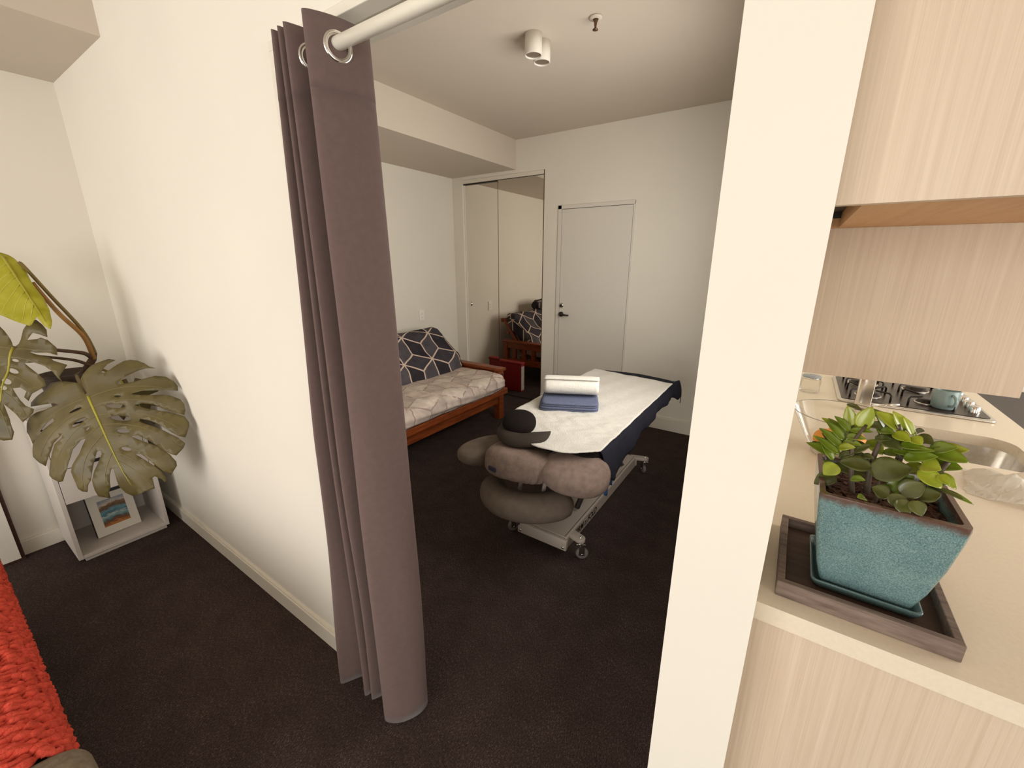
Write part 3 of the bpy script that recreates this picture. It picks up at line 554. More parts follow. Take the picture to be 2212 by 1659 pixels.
def big_leaf(D, warp, mat, root, veins=True, label=None, step=.022, midlen=.9):
    out, holes = [tuple(p) for p in D['out']], [[tuple(p) for p in h] for h in D['holes']]
    vs_, es = [], []
    def loop(pl):
        s = len(vs_); vs_.extend(Vector(p) for p in pl); es.extend((s + i, s + (i + 1) % len(pl)) for i in range(len(pl)))
    dens = []
    for i, p in enumerate(out):
        q = out[(i + 1) % len(out)]; L = math.hypot(q[0] - p[0], q[1] - p[1]); k = max(1, int(L / .016))
        dens += [(p[0] + (q[0] - p[0]) * t / k, p[1] + (q[1] - p[1]) * t / k) for t in range(k)]
    loop(dens)
    for h in holes: loop(h)
    xs = [p[0] for p in out]; ys = [p[1] for p in out]
    x = min(xs)
    while x < max(xs):
        y = min(ys)
        while y < max(ys):
            if inside((x, y), out) and not any(inside((x, y), h) for h in holes): vs_.append(Vector((x + random.uniform(-.003, .003), y)))
            y += step
        x += step
    V, E, F, *_ = delaunay_2d_cdt(vs_, es, [], 0, 1e-6)
    b, u, v, n = (Vector(D[k]) for k in ('base', 'u', 'v', 'n'))
    P3 = lambda s, t, off=0: b + u * s + v * t + n * (warp(s, t) + off)
    bm = B(); bv = [bm.verts.new(P3(p.x, p.y)) for p in V]
    for f in F:
        cx_ = sum(V[i].x for i in f) / 3; cy_ = sum(V[i].y for i in f) / 3
        if inside((cx_, cy_), out) and not any(inside((cx_, cy_), h) for h in holes): bm.faces.new([bv[i] for i in f])
    for q in [q for q in bm.verts if not q.link_faces]: bm.verts.remove(q)
    lf = put(obj('leaf', bm, mat, None, True, solid=.0016), root)
    if label: lf['label'] = label
    L = max(xs) * midlen
    bm = B(); N = 14; tube(bm, [P3(L * i / N, 0, .001) for i in range(N + 1)], [.0050 * (1 - .8 * i / N) for i in range(N + 1)], 8)
    mr = obj('midrib', bm, 'midrib', None, True); mr.parent = lf
    if veins:
        bm = B()
        for k in range(8):
            for sg in (-1, 1):
                s0 = L * (.02 + .10 * k); ang = math.radians(100 - 9 * k); pts = []
                for j in range(12):
                    rr = .035 * j; cur = ang - .055 * j; s_, t_ = s0 + rr * math.cos(cur), sg * rr * math.sin(cur)
                    if not inside((s_, t_), out) or any(inside((s_, t_), h) for h in holes): break
                    pts.append(P3(s_, t_, .0012))
                if len(pts) > 2: tube(bm, pts, [.0016 * (1 - .6 * i / len(pts)) for i in range(len(pts))], 5)
        ve = obj('side_veins', bm, 'vein' if mat == 'monstera' else 'limevein', None, True); ve.parent = lf
    return lf
mo = thing('monstera', 'tall monstera with holed and split leaves standing on the white shelf unit', 'plant', (-3.08, .425, .773))
bm = B(); lathe(bm, [(0, 0), (.085, 0), (.098, .10), (.112, .185), (.116, .205), (.108, .205), (.103, .180), (0, .178)], 32, T(-3.08, .425, .773)); put(obj('pot', bm, 'terracot', None, True), mo)
bm = B(); lathe(bm, [(0, .184), (.06, .187), (.102, .180)], 24, T(-3.08, .425, .773)); put(obj('soil', bm, 'soil', None, True), mo)
bm = B(); tube(bm, [tuple(p) for p in DATA['trunk']] + [(-3.07, .425, .90)], [.012, .016, .017, .016, .016, .018], 12); put(obj('trunk', bm, 'trunk', None, True), mo)
for key, r0, mt in (('stemA', .0085, 'petiole'), ('stemB', .0105, 'petiole_orange'), ('stemC', .0095, 'trunk'), ('stemD', .008, 'trunk'), ('petiole', .0085, 'petiole')):
    P = catmull(DATA[key], 5); n = len(P); bm = B(); tube(bm, P, [r0 * (.75 + .35 * i / n) for i in range(n)], 10); put(obj('petiole', bm, mt, None, True), mo)
bm = B(); tube(bm, catmull([(-3.05, .44, .96), (-3.03, .50, .99), (-2.95, .54, .98), (-2.82, .555, .955)], 5), .006, 8); put(obj('petiole', bm, 'petiole', None, True), mo)
w_main = lambda s, t: -.55 * t * t - (2.2 if t < 0 else .6) * max(0, math.hypot(s - .15, t) - .20) ** 2 + (.3 * t * t if t > 0 else 0) + .05 - .35 * max(0, s - .22) ** 2 + .006 * math.sin(38 * (s - abs(t) * .35)) * min(1, abs(t) / .08) - .05
big_leaf(DATA['main'], w_main, 'monstera', mo, label='largest monstera leaf, olive green with yellow midrib, hanging in front')
big_leaf(DATA['left'], lambda s, t: -.7 * t * t - .3 * max(0, s - .2) ** 2 + .005 * math.sin(45 * (s - abs(t) * .35)), 'monstera', mo)
big_leaf(DATA['lime'], lambda s, t: -.9 * abs(t) * .5 + .004 * math.sin(60 * s), 'monstera_lime', mo, veins=True, label='young lime-green leaf at the top, folded along its midrib')
# darker leaf behind, between the big leaf and the wall
out = []
for i in range(60):
    a = 2 * PI * i / 60; rr = .135 * (1 + .25 * math.cos(a)) * (1 if math.sin(9 * a) > -.45 else .58); out.append((rr * math.cos(a) + .11, rr * .75 * math.sin(a)))
bD = Vector((-2.80, .555, .955)); nD = Vector((.72, -.62, .30)).normalized(); uD = Vector((.50, .20, -.85)); uD = (uD - nD * uD.dot(nD)).normalized(); vD = nD.cross(uD)
big_leaf(dict(out=out, holes=[], base=bD, u=uD, v=vD, n=nD), lambda s, t: -.9 * t * t, 'monstera', mo, veins=False, label='darker leaf half hidden behind, beside the wall')

# ---------------- sofa corner with a red knitted throw
so = thing('daybed', 'low grey-brown fabric daybed, its corner at the lower left edge of the photo', 'daybed', (-1.85, -.48, 0))
def soft(name, c_, sx, sy, sz, e, mat, root):
    bm = B(); superell(bm, c_, sx, sy, sz, e, e, 48, 28); return put(obj(name, bm, mat, None, True), root)
soft('mattress', (-1.94, -.485, .332), .665, .462, .104, .22, 'sofagrey', so)
soft('bolster', (-1.190, -.445, .335), .106, .468, .118, .34, 'sofagrey', so)
soft('base', (-1.86, -.475, .165), .755, .460, .080, .18, 'sofagrey', so)
for lx in (-2.52, -1.20):
    for ly in (-.86, -.10):
        bm = B(); tube(bm, [(lx, ly, 0), (lx, ly, .10)], [.015, .022], 12); put(obj('leg', bm, 'darkwood', None, True), so)
th = thing('knitted_throw', 'chunky red knitted throw spread over the low daybed', 'throw', (-1.9, -.3, .45))
bm = B(); rng = random.Random(3); x = -2.56
while x < -1.282:
    ph = rng.uniform(0, 6); pts = []; rad = []
    prof = [(-.62, .447), (-.52, .449), (-.42, .450), (-.32, .450), (-.22, .451), (-.13, .450), (-.07, .447), (-.035, .436), (-.014, .412), (-.006, .385), (-.004, .36)]
    P = catmull([(x, y, z) for y, z in prof], 5)
    for i, p in enumerate(P):
        pts.append((p.x + .004 * math.sin(i * .9 + ph) + rng.uniform(-.0022, .0022), p.y + rng.uniform(-.002, .002), p.z + .004 * math.cos(i * 1.1 + ph) + rng.uniform(-.002, .003)))
        rad.append(.0105 * (1 + .28 * math.sin(i * 1.7 + ph * 2) + rng.uniform(-.1, .1)))
    tube(bm, pts, rad, 7); x += rng.uniform(.0140, .0185)
tw = put(obj('knit_strands', bm, 'redwool', None, True), th); tw['kind'] = 'stuff'

# ================================================================ BEDROOM
# wall outlet
o_ = thing('wall_outlet', 'white vertical power outlet on the bedroom wall above the futon', 'outlet', (XLB, 3.213, .957))
part('plate', (XLB, XLB + .016, 3.178, 3.248, .90, 1.014), 'outlet', o_, .003)
for z in (.975, .935): part('socket', (XLB + .015, XLB + .019, 3.200, 3.226, z - .008, z + .008), 'trim', o_)
# surface spotlights and sprinkler
sl = thing('spotlight_pair', 'white pair of cylinder spotlights mounted on the bedroom ceiling', 'ceiling light', (-1.372, 2.24, 2.69))
for cx_, cy_ in ((-1.368, 2.199), (-1.372, 2.295)):
    bm = B(); lathe(bm, [(0, 2.69), (.046, 2.69), (.046, 2.594), (.043, 2.590), (.040, 2.594), (.040, 2.600), (0, 2.600)], 32, T(cx_, cy_, 0)); p = put(obj('housing', bm, 'white_plastic', None, True), sl)
    bm = B(); lathe(bm, [(0, 2.5975), (.0395, 2.5975)], 28, T(cx_, cy_, 0)); q = obj('lens', bm, 'lensgrey', p)
sp = thing('fire_sprinkler', 'brown metal fire sprinkler head on the bedroom ceiling', 'sprinkler', (-1.032, 2.235, 2.69))
bm = B(); lathe(bm, [(0, 2.689), (.034, 2.689), (.030, 2.682), (.016, 2.680), (0, 2.680)], 28, T(-1.032, 2.235, 0)); put(obj('escutcheon', bm, 'ceiling', None, True), sp)
bm = B(); lathe(bm, [(0, 2.682), (.014, 2.680), (.008, 2.668), (.0055, 2.652), (.0045, 2.640), (0, 2.640)], 16, T(-1.032, 2.235, 0)); put(obj('body', bm, 'bronze', None, True), sp)
bm = B(); lathe(bm, [(0, 2.641), (.013, 2.640), (.014, 2.636), (0, 2.634)], 20, T(-1.032, 2.235, 0)); put(obj('deflector', bm, 'bronze', None, True), sp)

# ---------------- futon sofa
FY0, FY1 = 1.16, 3.21
fu = thing('futon_sofa', 'red-brown wooden futon sofa against the left bedroom wall', 'futon', (-2.75, 2.2, 0))
def arm(ya, yb):
    part('arm_top', (-3.17, -2.275, ya - .008, yb + .008, .498, .528), 'futonwood', fu, .006)
    part('arm_rail', (-3.10, -2.33, ya + .012, yb - .012, .425, .498), 'futonwood', fu, .004)
    part('lower_rail', (-3.10, -2.33, ya + .012, yb - .012, .215, .290), 'futonwood', fu, .004)
    for k in range(5): part('slat', (-3.02 + k * .145, -2.965 + k * .145, ya + .022, yb - .022, .288, .428), 'futonwood', fu, .003)
    part('leg', (-2.372, -2.300, ya, yb, 0, .50), 'futonwood', fu, .005); part('leg', (-3.16, -3.09, ya, yb, 0, .50), 'futonwood', fu, .005)
arm(FY1 - .075, FY1); arm(FY0, FY0 + .075)
part('front_rail', (-2.305, -2.245, FY0 + .01, FY1 - .01, .272, .330), 'futonwood', fu, .006)
part('apron', (-2.345, -2.315, FY0 + .075, FY1 - .075, .165, .270), 'futonwood', fu, .004)
for k in range(9): part('seat_slat', (-2.95 + k * .08, -2.90 + k * .08, FY0 + .08, FY1 - .08, .285, .305), 'futonwood', fu, .002)
for yy in (FY0 + .115, FY1 - .125):
    bm = B(); prism(bm, [(-2.90, .30), (-2.85, .30), (-3.20, .80), (-3.25, .80)], 'y', yy - .022, yy + .022); put(obj('back_post', bm, 'futonwood', None, bevel=.004), fu)
for zz in (.46, .62, .77):
    k = (zz - .30) / .5; part('back_rail', (-2.935 - .35 * k, -2.905 - .35 * k, FY0 + .1, FY1 - .1, zz - .025, zz + .025), 'futonwood', fu, .003)
bm = B(); lathe(bm, [(0, .012), (.014, .011), (.017, .004), (.017, 0)], 16, T(-2.300, FY1 - .038, .455) @ Matrix.Rotation(PI / 2, 4, 'Y')); put(obj('bolt', bm, 'black', None, True), fu)
def mattress(name, prof, ya, yb, mat, root, u0=0, flip=1, du=0.0):
    """rounded profile in (x,z), swept along y with softened ends and UVs in metres"""
    P = catmull([(p[0], p[1], 0) for p in prof] + [(prof[0][0], prof[0][1], 0)], 6)[:-1]; n = len(P)
    cx_, cz_ = sum(p.x for p in P) / n, sum(p.y for p in P) / n
    bm = B(); uv = bm.loops.layers.uv.new('uv'); rows = []; N = 44
    arc = [0]
    for a, b in zip(P, P[1:] + P[:1]): arc.append(arc[-1] + (b - a).length)
    for i in range(N + 1):
        t = i / N; y = ya + (yb - ya) * t; e = min(t, 1 - t) * (yb - ya); k = 1 - .30 * max(0, 1 - e / .055) ** 2.2
        rows.append([bm.verts.new((cx_ + (p.x - cx_) * (1 - (1 - k) * .5) + .004 * math.sin(y * 9 + j), y, cz_ + (p.y - cz_) * k + .006 * math.sin(y * 6.3) + .003 * math.sin(y * 23 + j * .8))) for j, p in enumerate(P)])
    for i in range(N):
        for j in range(n):
            f = bm.faces.new((rows[i][j], rows[i][(j + 1) % n], rows[i + 1][(j + 1) % n], rows[i + 1][j]))
            yy = (ya + (yb - ya) * i / N, ya + (yb - ya) * (i + 1) / N)
            for lp, u in zip(f.loops, ((yy[0], arc[j]), (yy[0], arc[j + 1]), (yy[1], arc[j + 1]), (yy[1], arc[j]))): lp[uv].uv = (u[0] * flip + u0, u[1] + du)
    for rr in (rows[0], rows[-1]):
        f = bm.faces.new(rr)
        for lp in f.loops: lp[uv].uv = (lp.vert.co.x, lp.vert.co.z)
    return put(obj(name, bm, mat, None, True), root)
fb = fu
bc_ = mattress('back_cushion', [(-2.735, .470), (-2.79, .60), (-2.905, .70), (-3.00, .80), (-3.055, .852), (-3.13, .868), (-3.18, .825), (-3.13, .70), (-3.00, .55), (-2.90, .45), (-2.80, .430)], FY0 + .08, FY1 - .085, 'cube_dark', fb, u0=.30, du=.004)
fs = fu
bc_['label'] = 'dark back cushion with pale cube-pattern lines'
sc_ = mattress('seat_cushion', [(-2.235, .340), (-2.200, .385), (-2.205, .445), (-2.26, .488), (-2.45, .495), (-2.66, .488), (-2.84, .470), (-2.87, .40), (-2.85, .335), (-2.55, .322)], FY0 + .09, FY1 - .080, 'cube_pale', fs, u0=.1)
sc_['label'] = 'pale seat cushion with faint cube-pattern lines'
cu2 = thing('spare_pillow', 'dark patterned pillow on top of the futon back, seen only in the mirror', 'pillow', (-3.12, 2.25, .87))
mattress('pillow', [(-3.03, .862), (-3.02, .93), (-3.07, .985), (-3.15, .99), (-3.20, .94), (-3.19, .866), (-3.11, .858)], 1.95, 2.45, 'cube_dark', cu2, u0=.2)
# folded dark towel and a pale bottle at the near end of the seat
tw = thing('dark_folded_towel', 'dark grey folded towel on the futon seat beside the curtain', 'towel', (-2.42, 1.83, .49))
for k in range(3):
    bm = B(); superell(bm, (-2.43 + .01 * k, 1.80 - .008 * k, .513 + .028 * k), .14, .115, .0155, .35, .35, 32, 10); put(obj('fold', bm, 'charcoal' if k == 5 else 'navy', None, True), tw)
pb = thing('pale_bottle', 'pale plastic bottle lying on the dark towel beside the curtain', 'bottle', (-2.42, 1.74, .60))
bm = B(); lathe(bm, [(0, 0), (.026, 0), (.030, .01), (.030, .12), (.014, .14), (.014, .165), (0, .165)], 20, T(-2.40, 1.765, .585)); put(obj('body', bm, 'white_plastic', None, True), pb)
bm = B(); lathe(bm, [(0, .165), (.017, .165), (.017, .188), (0, .190)], 16, T(-2.40, 1.765, .585)); put(obj('cap', bm, 'trim', None, True), pb)
# red case standing between futon and mirror
rc = thing('red_case', 'flat red case standing between the futon and the mirror', 'case', (-2.88, 3.56, 0))
part('body', (-3.14, -2.612, 3.53, 3.605, 0, .335), 'redcase', rc, .006); part('lid', (-3.15, -2.606, 3.525, 3.610, .335, .362), 'redcase', rc, .006)
part('end_band', (-2.612, -2.609, 3.535, 3.600, .02, .315), 'casend', rc, 0)

# ---------------- massage table
mt = thing('massage_table', 'wheeled massage table with grey padded head and arm rests', 'massage table', (-.97, 2.3, 0))
part('base_plate', (-1.105, -.825, 1.70, 2.83, .112, .130), 'frame_metal', mt, .003)
sr = part('side_rail', (-.835, -.815, 1.70, 2.83, .055, .130), 'frame_metal', mt, .004); part('side_rail', (-1.115, -1.095, 1.70, 2.83, .055, .130), 'frame_metal', mt, .004)
for ye in (1.688, 2.832):
    bm = B(); prism(bm, [(-1.112, .062), (-1.112, .098), (-1.09, .128), (-.86, .128), (-.808, .120), (-.808, .062)], 'y', ye - .010, ye + .010)
    ep = put(obj('end_plate', bm, 'frame_metal', None, bevel=.002), mt)
    for bxx in (-1.095, -.826):
        bm = B(); lathe(bm, [(0, .004), (.007, .003), (.008, 0)], 12, T(bxx, ye - .0101, .080) @ Matrix.Rotation(PI / 2, 4, 'X')); bo = obj('bolt', bm, 'steel', None, True); bo.parent = ep
cv = bpy.data.curves.new('lettering', 'FONT'); cv.body = 'FIRM n FOLD'; cv.size = .058; cv.extrude = .0006; cv.shear = .18; cv.offset = .0012; cv.space_character = 1.0
tc_ = bpy.data.objects.new('lettering_curve', cv); COL.objects.link(tc_); bpy.context.view_layer.update(); tme = bpy.data.meshes.new_from_object(tc_.evaluated_get(bpy.context.evaluated_depsgraph_get())); bpy.data.objects.remove(tc_)
tx = bpy.data.objects.new('lettering', tme); COL.objects.link(tx); tme.materials.clear(); tx.rotation_euler = (PI / 2, 0, PI / 2); tx.location = (-.8146, 1.800, .072); wtx = max(v.co.x for v in tme.vertices) - min(v.co.x for v in tme.vertices); tx.scale = (.295 / wtx, .95, 1); tme.materials.append(M['ink']); put(tx, mt); tx['label'] = 'black lettering FIRM n FOLD on the side rail'
def castor(x, y, ang, sgn):
    arm_ = B(); a = Vector((x - sgn * .10, y + (.03 if y < 2 else -.03), .124)); b_ = Vector((x, y, .124)); d_ = (b_ - a).normalized(); s_ = Vector((-d_.y, d_.x, 0)) * .026
    pts = [a + s_, a - s_] + [b_ + Matrix.Rotation(-t, 3, 'Z') @ (-s_) if False else b_ + (-s_) * math.cos(t) + d_ * .026 * math.sin(t) for t in [PI * i / 8 for i in range(9)]]
    vsA = [arm_.verts.new(p + Vector((0, 0, .004))) for p in pts]; vsB = [arm_.verts.new(p - Vector((0, 0, .016))) for p in pts]; n = len(pts)
    arm_.faces.new(vsA); arm_.faces.new(vsB[::-1])
    for i in range(n): arm_.faces.new((vsA[i], vsB[i], vsB[(i + 1) % n], vsA[(i + 1) % n]))
    ca = put(obj('castor', arm_, 'frame_metal', None, bevel=.002), mt)
    m_ = T(x, y, 0) @ Matrix.Rotation(ang, 4, 'Z')
    bm = B(); lathe(bm, [(0, -.012), (.022, -.012), (.031, -.009), (.034, -.004), (.034, .004), (.031, .009), (.022, .012), (0, .012)], 28, m_ @ T(.012, 0, .034) @ Matrix.Rotation(PI / 2, 4, 'X')); wh = obj('wheel', bm, 'rubber', None, True); wh.parent = ca
    bm = B()
    for s2 in (-1, 1): box(bm, -.006, .024, s2 * .016 - .0025, s2 * .016 + .0025, .030, .092, m_)
    box(bm, -.020, .026, -.0185, .0185, .086, .098, m_); tube(bm, [m_ @ Vector((.012, -.02, .034)), m_ @ Vector((.012, .02, .034))], .006, 10)
    fk = obj('fork', bm, 'chrome', None, bevel=.001); fk.parent = ca
    bm = B(); lathe(bm, [(.0, .136), (.006, .135), (.008, .130), (.008, .126)], 12, T(x, y, 0)); tube(bm, [(x, y, .096), (x, y, .110)], .016, 14); bl = obj('swivel_bolt', bm, 'chrome', None, True); bl.parent = ca
castor(-.757, 1.745, .5, 1); castor(-.757, 2.86, 2.3, 1); castor(-1.195, 1.735, 1.0, -1); castor(-1.195, 2.86, 2.0, -1)
# lifting linkage, table frame
for xx in (-1.06, -.88):
    for a, b_ in (((xx, 1.95, .15), (xx, 2.62, .59)), ((xx + .03, 2.62, .15), (xx + .03, 1.95, .59))):
        bm = B(); tube(bm, [a, b_], .018, 4); put(obj('lift_arm', bm, 'darkmetal', None, bevel=.002), mt)
part('top_frame', (-1.24, -.70, 1.74, 3.05, .585, .612), 'darkmetal', mt, .004)
def rrect(xa, xb, ya, yb, rads, n=7):
    pts = []
    for (cx_, cy_, r_, a0) in ((xb, ya, rads[0], -PI / 2), (xb, yb, rads[1], 0), (xa, yb, rads[2], PI / 2), (xa, ya, rads[3], PI)):
        sx = -1 if cx_ == xb else 1; sy = 1 if cy_ == ya else -1
        for i in range(n + 1):
            a = a0 + PI / 2 * i / n; pts.append((cx_ + sx * r_ + r_ * math.cos(a), cy_ + sy * r_ + r_ * math.sin(a)))
    return pts
bm = B(); prism(bm, rrect(-1.285, -.645, 1.60, 3.13, (.10, .16, .16, .20)), 'z', .615, .685); put(obj('table_pad', bm, 'charcoal', None, bevel=.018, seg=3), mt)
# head block in towelling, two arm pads, lower arm cushion, metal struts
def lumpy(sx, sy, sz, e):
    return None
bm = B()
def hb(p):
    ang = math.atan2(p.y, p.x); fr_ = .5 - .5 * math.sin(ang)
    low = max(0, min(1, .55 - p.z / .09))
    k = 1 + .034 * math.sin(34 * ang + 1.2 * math.sin(5 * ang)) * low * fr_
    return Vector((p.x * k, p.y * k, p.z))
superell(bm, (0, 0, 0), .178, .122, .082, .62, .72, 120, 24, T(-1.005, 1.545, .588) @ Matrix.Rotation(math.radians(10), 4, 'Z') @ Matrix.Rotation(math.radians(-8), 4, 'X'), hb)
hk = put(obj('head_block', bm, 'greycover', None, True), mt)
bm = B(); box(bm, -.022, .022, -.006, .002, -.010, .010, T(-1.083, 1.4135, .583) @ Matrix.Rotation(math.radians(-8), 4, 'Z') @ Matrix.Rotation(math.radians(4), 4, 'X')); lb = obj('fabric_label', bm, 'label', None); lb.parent = hk
def pad(c_, sx, sy, sz, rz, rx, ry, mat):
    bm = B(); superell(bm, (0, 0, 0), sx, sy, sz, .75, .85, 48, 22, T(*c_) @ Matrix.Rotation(math.radians(rz), 4, 'Z') @ Matrix.Rotation(math.radians(ry), 4, 'Y') @ Matrix.Rotation(math.radians(rx), 4, 'X'))
    return put(obj('arm_pad', bm, mat, None, True), mt)
pad((-.728, 1.580, .596), .160, .128, .068, 16, 14, 4, 'greycover')
pad((-1.262, 1.60, .560), .112, .165, .055, -18, 0, -4, 'greyfabric')
C_ = []
for i in range(25):
    a = math.radians(178 + 180 * i / 24); C_.append((-1.0 + .195 * math.cos(a) * 1.05, 1.645 + .165 * math.sin(a) + .02 * math.cos(a), .375 + .015 * math.cos(a)))
ends0 = Vector(C_[0]); ends1 = Vector(C_[-1])
bm = B(); n = len(C_); rad = [.074 * (1 - .94 * max(0, 1 - min(i, n - 1 - i) / 3.0) ** 2.6) for i in range(n)]; tube(bm, C_, rad, 24)
put(obj('lower_arm_cushion', bm, 'greyfabric', None, True), mt)
for a, b_ in (((-1.02, 1.60, .56), (-1.04, 1.585, .40)), ((-.885, 1.60, .56), (-.905, 1.585, .40)), ((-1.02, 1.60, .60), (-1.02, 1.78, .60)), ((-.885, 1.60, .60), (-.885, 1.78, .60)), ((-.73, 1.62, .55), (-.80, 1.76, .60)), ((-1.27, 1.64, .55), (-1.2, 1.78, .60))):
    bm = B(); tube(bm, [a, b_], .012, 4); put(obj('strut', bm, 'frame_metal', None, bevel=.002), mt)

# navy cover over the pad, hanging at the right and the far end
nc = thing('table_cover', 'navy cotton cover under the white towelling, hanging off the massage table', 'table cover', (-.96, 2.4, .69))
bm = B(); prof = []
NX, NY = 34, 44
def cov(u, v):
    """u across (left -> right skirt), v along y"""
    y = 1.665 + v * 1.47; cn = max(0, 1 - v / .16) ** 2
    if u < .14:                                  # short left skirt
        k = 1 - u / .14; return Vector((-1.292 - .004 * math.sin(y * 17) * k + .20 * cn, y + .06 * cn, .687 - .075 * k * (1 - .8 * max(0, 1 - v / .3))))
    if u < .72:
        k = (u - .14) / .58; x = -1.290 + k * .648; x += .20 * cn * (1 - k); y += .06 * cn * (1 - k)
        r_ = max(0, v - .90) / .10
        return Vector((x, y - .05 * r_ * abs(k - .5) * 2, .690 + .006 * (1 - (2 * k - 1) ** 4) - .012 * r_ * r_))
    k = (u - .72) / .28
    drop = .125 - .055 * min(1, max(0, (y - 2.0) / .5)) + .065 * math.exp(-((y - 1.80) / .13) ** 2) - .03 * math.exp(-((y - 1.68) / .05) ** 2) + .06 * math.exp(-((y - 3.06) / .10) ** 2)
    x = -.638 + .022 * math.sin(k * PI * .6) + .009 * math.sin(y * 19) * k + .003 * math.sin(y * 47) * k
    return Vector((x, y, .688 - drop * k))
rows = [[bm.verts.new(cov(i / NX, j / NY)) for i in range(NX + 1)] for j in range(NY + 1)]
for j in range(NY):
    for i in range(NX): bm.faces.new((rows[j][i], rows[j][i + 1], rows[j + 1][i + 1], rows[j + 1][i]))
# far-end flap
last = rows[-1]; prev = last
for s_ in range(1, 6):
    cur = []
    for i, v_ in enumerate(last):
        k = i / NX; cur.append(bm.verts.new(v_.co + Vector((0, .06 * math.sin(s_ / 5 * PI / 2) * (1 - .6 * abs(2 * k - 1)), -.085 * (1 - math.cos(s_ / 5 * PI / 2))))))
    for i in range(NX): bm.faces.new((prev[i], prev[i + 1], cur[i + 1], cur[i]))
    prev = cur
put(obj('cover', bm, 'navy', None, True, solid=.004), nc)
bm = B()
rows = []
for j in range(9):
    k = j / 8; rows.append([bm.verts.new((-.632 + .006 * math.sin(i * 1.1), 1.70 + .10 * i / 6 + .01 * k, .58 - .135 * k - .015 * k * math.sin(i))) for i in range(7)])
for j in range(8):
    for i in range(6): bm.faces.new((rows[j][i], rows[j][i + 1], rows[j + 1][i + 1], rows[j + 1][i]))
ct = put(obj('corner_tail', bm, 'blue', None, True, solid=.003), nc); ct['label'] = 'brighter blue corner hanging lowest'

# white towelling sheet
ws = thing('white_towelling_sheet', 'white towelling sheet spread over the massage table', 'sheet', (-.96, 2.3, .70))
def sheet_pts():
    NX, NY = 60, 100; bm = B(); rows = []; rng = random.Random(5)
    for j in range(NY + 1):
        v = j / NY; row = []
        for i in range(NX + 1):
            u = i / NX
            yn = 1.635 - .125 * math.sin(PI * min(1, max(0, (u - .16) / .84))) ** .8 + .10 * max(0, 1 - u / .25) ** 2
            y = yn + v * (3.005 - .085 * u - yn)
            xl = -1.300; xr = -.632
            if v < .16: xl += .12 * (1 - v / .16) ** 2
            x = xl + (xr - xl) * u
            z = .7095
            e = u * (xr - xl)
            if e < .05: z -= .045 * (1 - e / .05) ** 2
            z += .0022 * math.sin(x * 31 + y * 12) * math.sin(y * 23 - x * 9) + .0016 * math.sin(x * 70 + 3 * math.sin(y * 40)) * math.exp(-((y - 1.85) / .25) ** 2) + rng.uniform(-.0007, .0007)
            row.append(bm.verts.new((x, y, z)))
        rows.append(row)
    for j in range(NY):
        for i in range(NX): bm.faces.new((rows[j][i], rows[j][i + 1], rows[j + 1][i + 1], rows[j + 1][i]))
    return bm
put(obj('sheet', sheet_pts(), 'terry', None, True, solid=.005), ws)
# folded blue towels and rolled white towel
bt = thing('folded_blue_towel', 'folded grey-blue towel lying on the white sheet under the rolled towel', 'towel', (-1.03, 2.11, .71))
ry = Matrix.Rotation(math.radians(26), 4, 'Z')
for k in range(4):
    bm = B(); superell(bm, (0, 0, 0), .172 - .003 * k, .115 + .004 * (k % 2), .0075, .3, .22, 56, 8, T(-1.035 + .003 * k, 2.105, .7165 + .0135 * k) @ ry)
    put(obj('fold', bm, 'bluetowel', None, True), bt)
rt = thing('rolled_white_towel', 'rolled white towel on top of the folded grey-blue towel', 'towel', (-1.02, 2.14, .77))
rm = T(-1.035, 2.135, .826) @ Matrix.Rotation(math.radians(26), 4, 'Z')
bm = B(); rows = []; NT_ = 150; rng = random.Random(9)
for j in range(25):
    xx = -.158 + .316 * j / 24; row = []
    for i in range(NT_ + 1):
        th_ = 2 * PI * 3.2 * i / NT_; rr = .012 + .050 * i / NT_; sq = .90
        en = min(j, 24 - j); rj = rr * (1 - .05 * max(0, 1 - en / 2))
        row.append(bm.verts.new(rm @ Vector((xx + .004 * math.sin(th_ * .5 + j), rj * math.cos(th_ + .9) * 1.12 + rng.uniform(-.0006, .0006), rj * math.sin(th_ + .9) * sq))))
    rows.append(row)
for j in range(24):
    for i in range(NT_): bm.faces.new((rows[j][i], rows[j][i + 1], rows[j + 1][i + 1], rows[j + 1][i]))
put(obj('roll', bm, 'terry', None, True, solid=.007), rt)
# horseshoe face cushion
fc = thing('face_cushion', 'dark grey crescent face cushion with a black pad, on the head block', 'cushion', (-1.02, 1.60, .69))
cr = []
for i in range(29):
    a = math.radians(176 + 168 * i / 28); k = i / 28
    cr.append((-1.020 + .128 * math.cos(a), 1.645 + .112 * math.sin(a) + .05 * max(0, k - .5), .700 + .030 * (2 * k - 1) ** 2 + .022 * max(0, k - .55)))
bm = B(); n = len(cr); tube(bm, cr, [.046 * (1 - .92 * max(0, 1 - min(i, n - 1 - i) / 7.0) ** 1.9) for i in range(n)], 20, flat=.62); put(obj('crescent', bm, 'greyfoam', None, True), fc)
bm = B(); superell(bm, (0, 0, 0), .086, .080, .044, .85, .95, 40, 18, T(-1.072, 1.628, .752) @ Matrix.Rotation(math.radians(24), 4, 'Z') @ Matrix.Rotation(math.radians(22), 4, 'X')); pd = put(obj('black_pad', bm, 'charcoal', None, True), fc)
bm = B(); box(bm, -.013, .013, -.0012, .0012, -.001, .001, T(-1.075, 1.625, .797) @ Matrix.Rotation(math.radians(18), 4, 'Z') @ Matrix.Rotation(math.radians(22), 4, 'X')); lb = obj('label_stitch', bm, 'greyfoam', None); lb.parent = pd

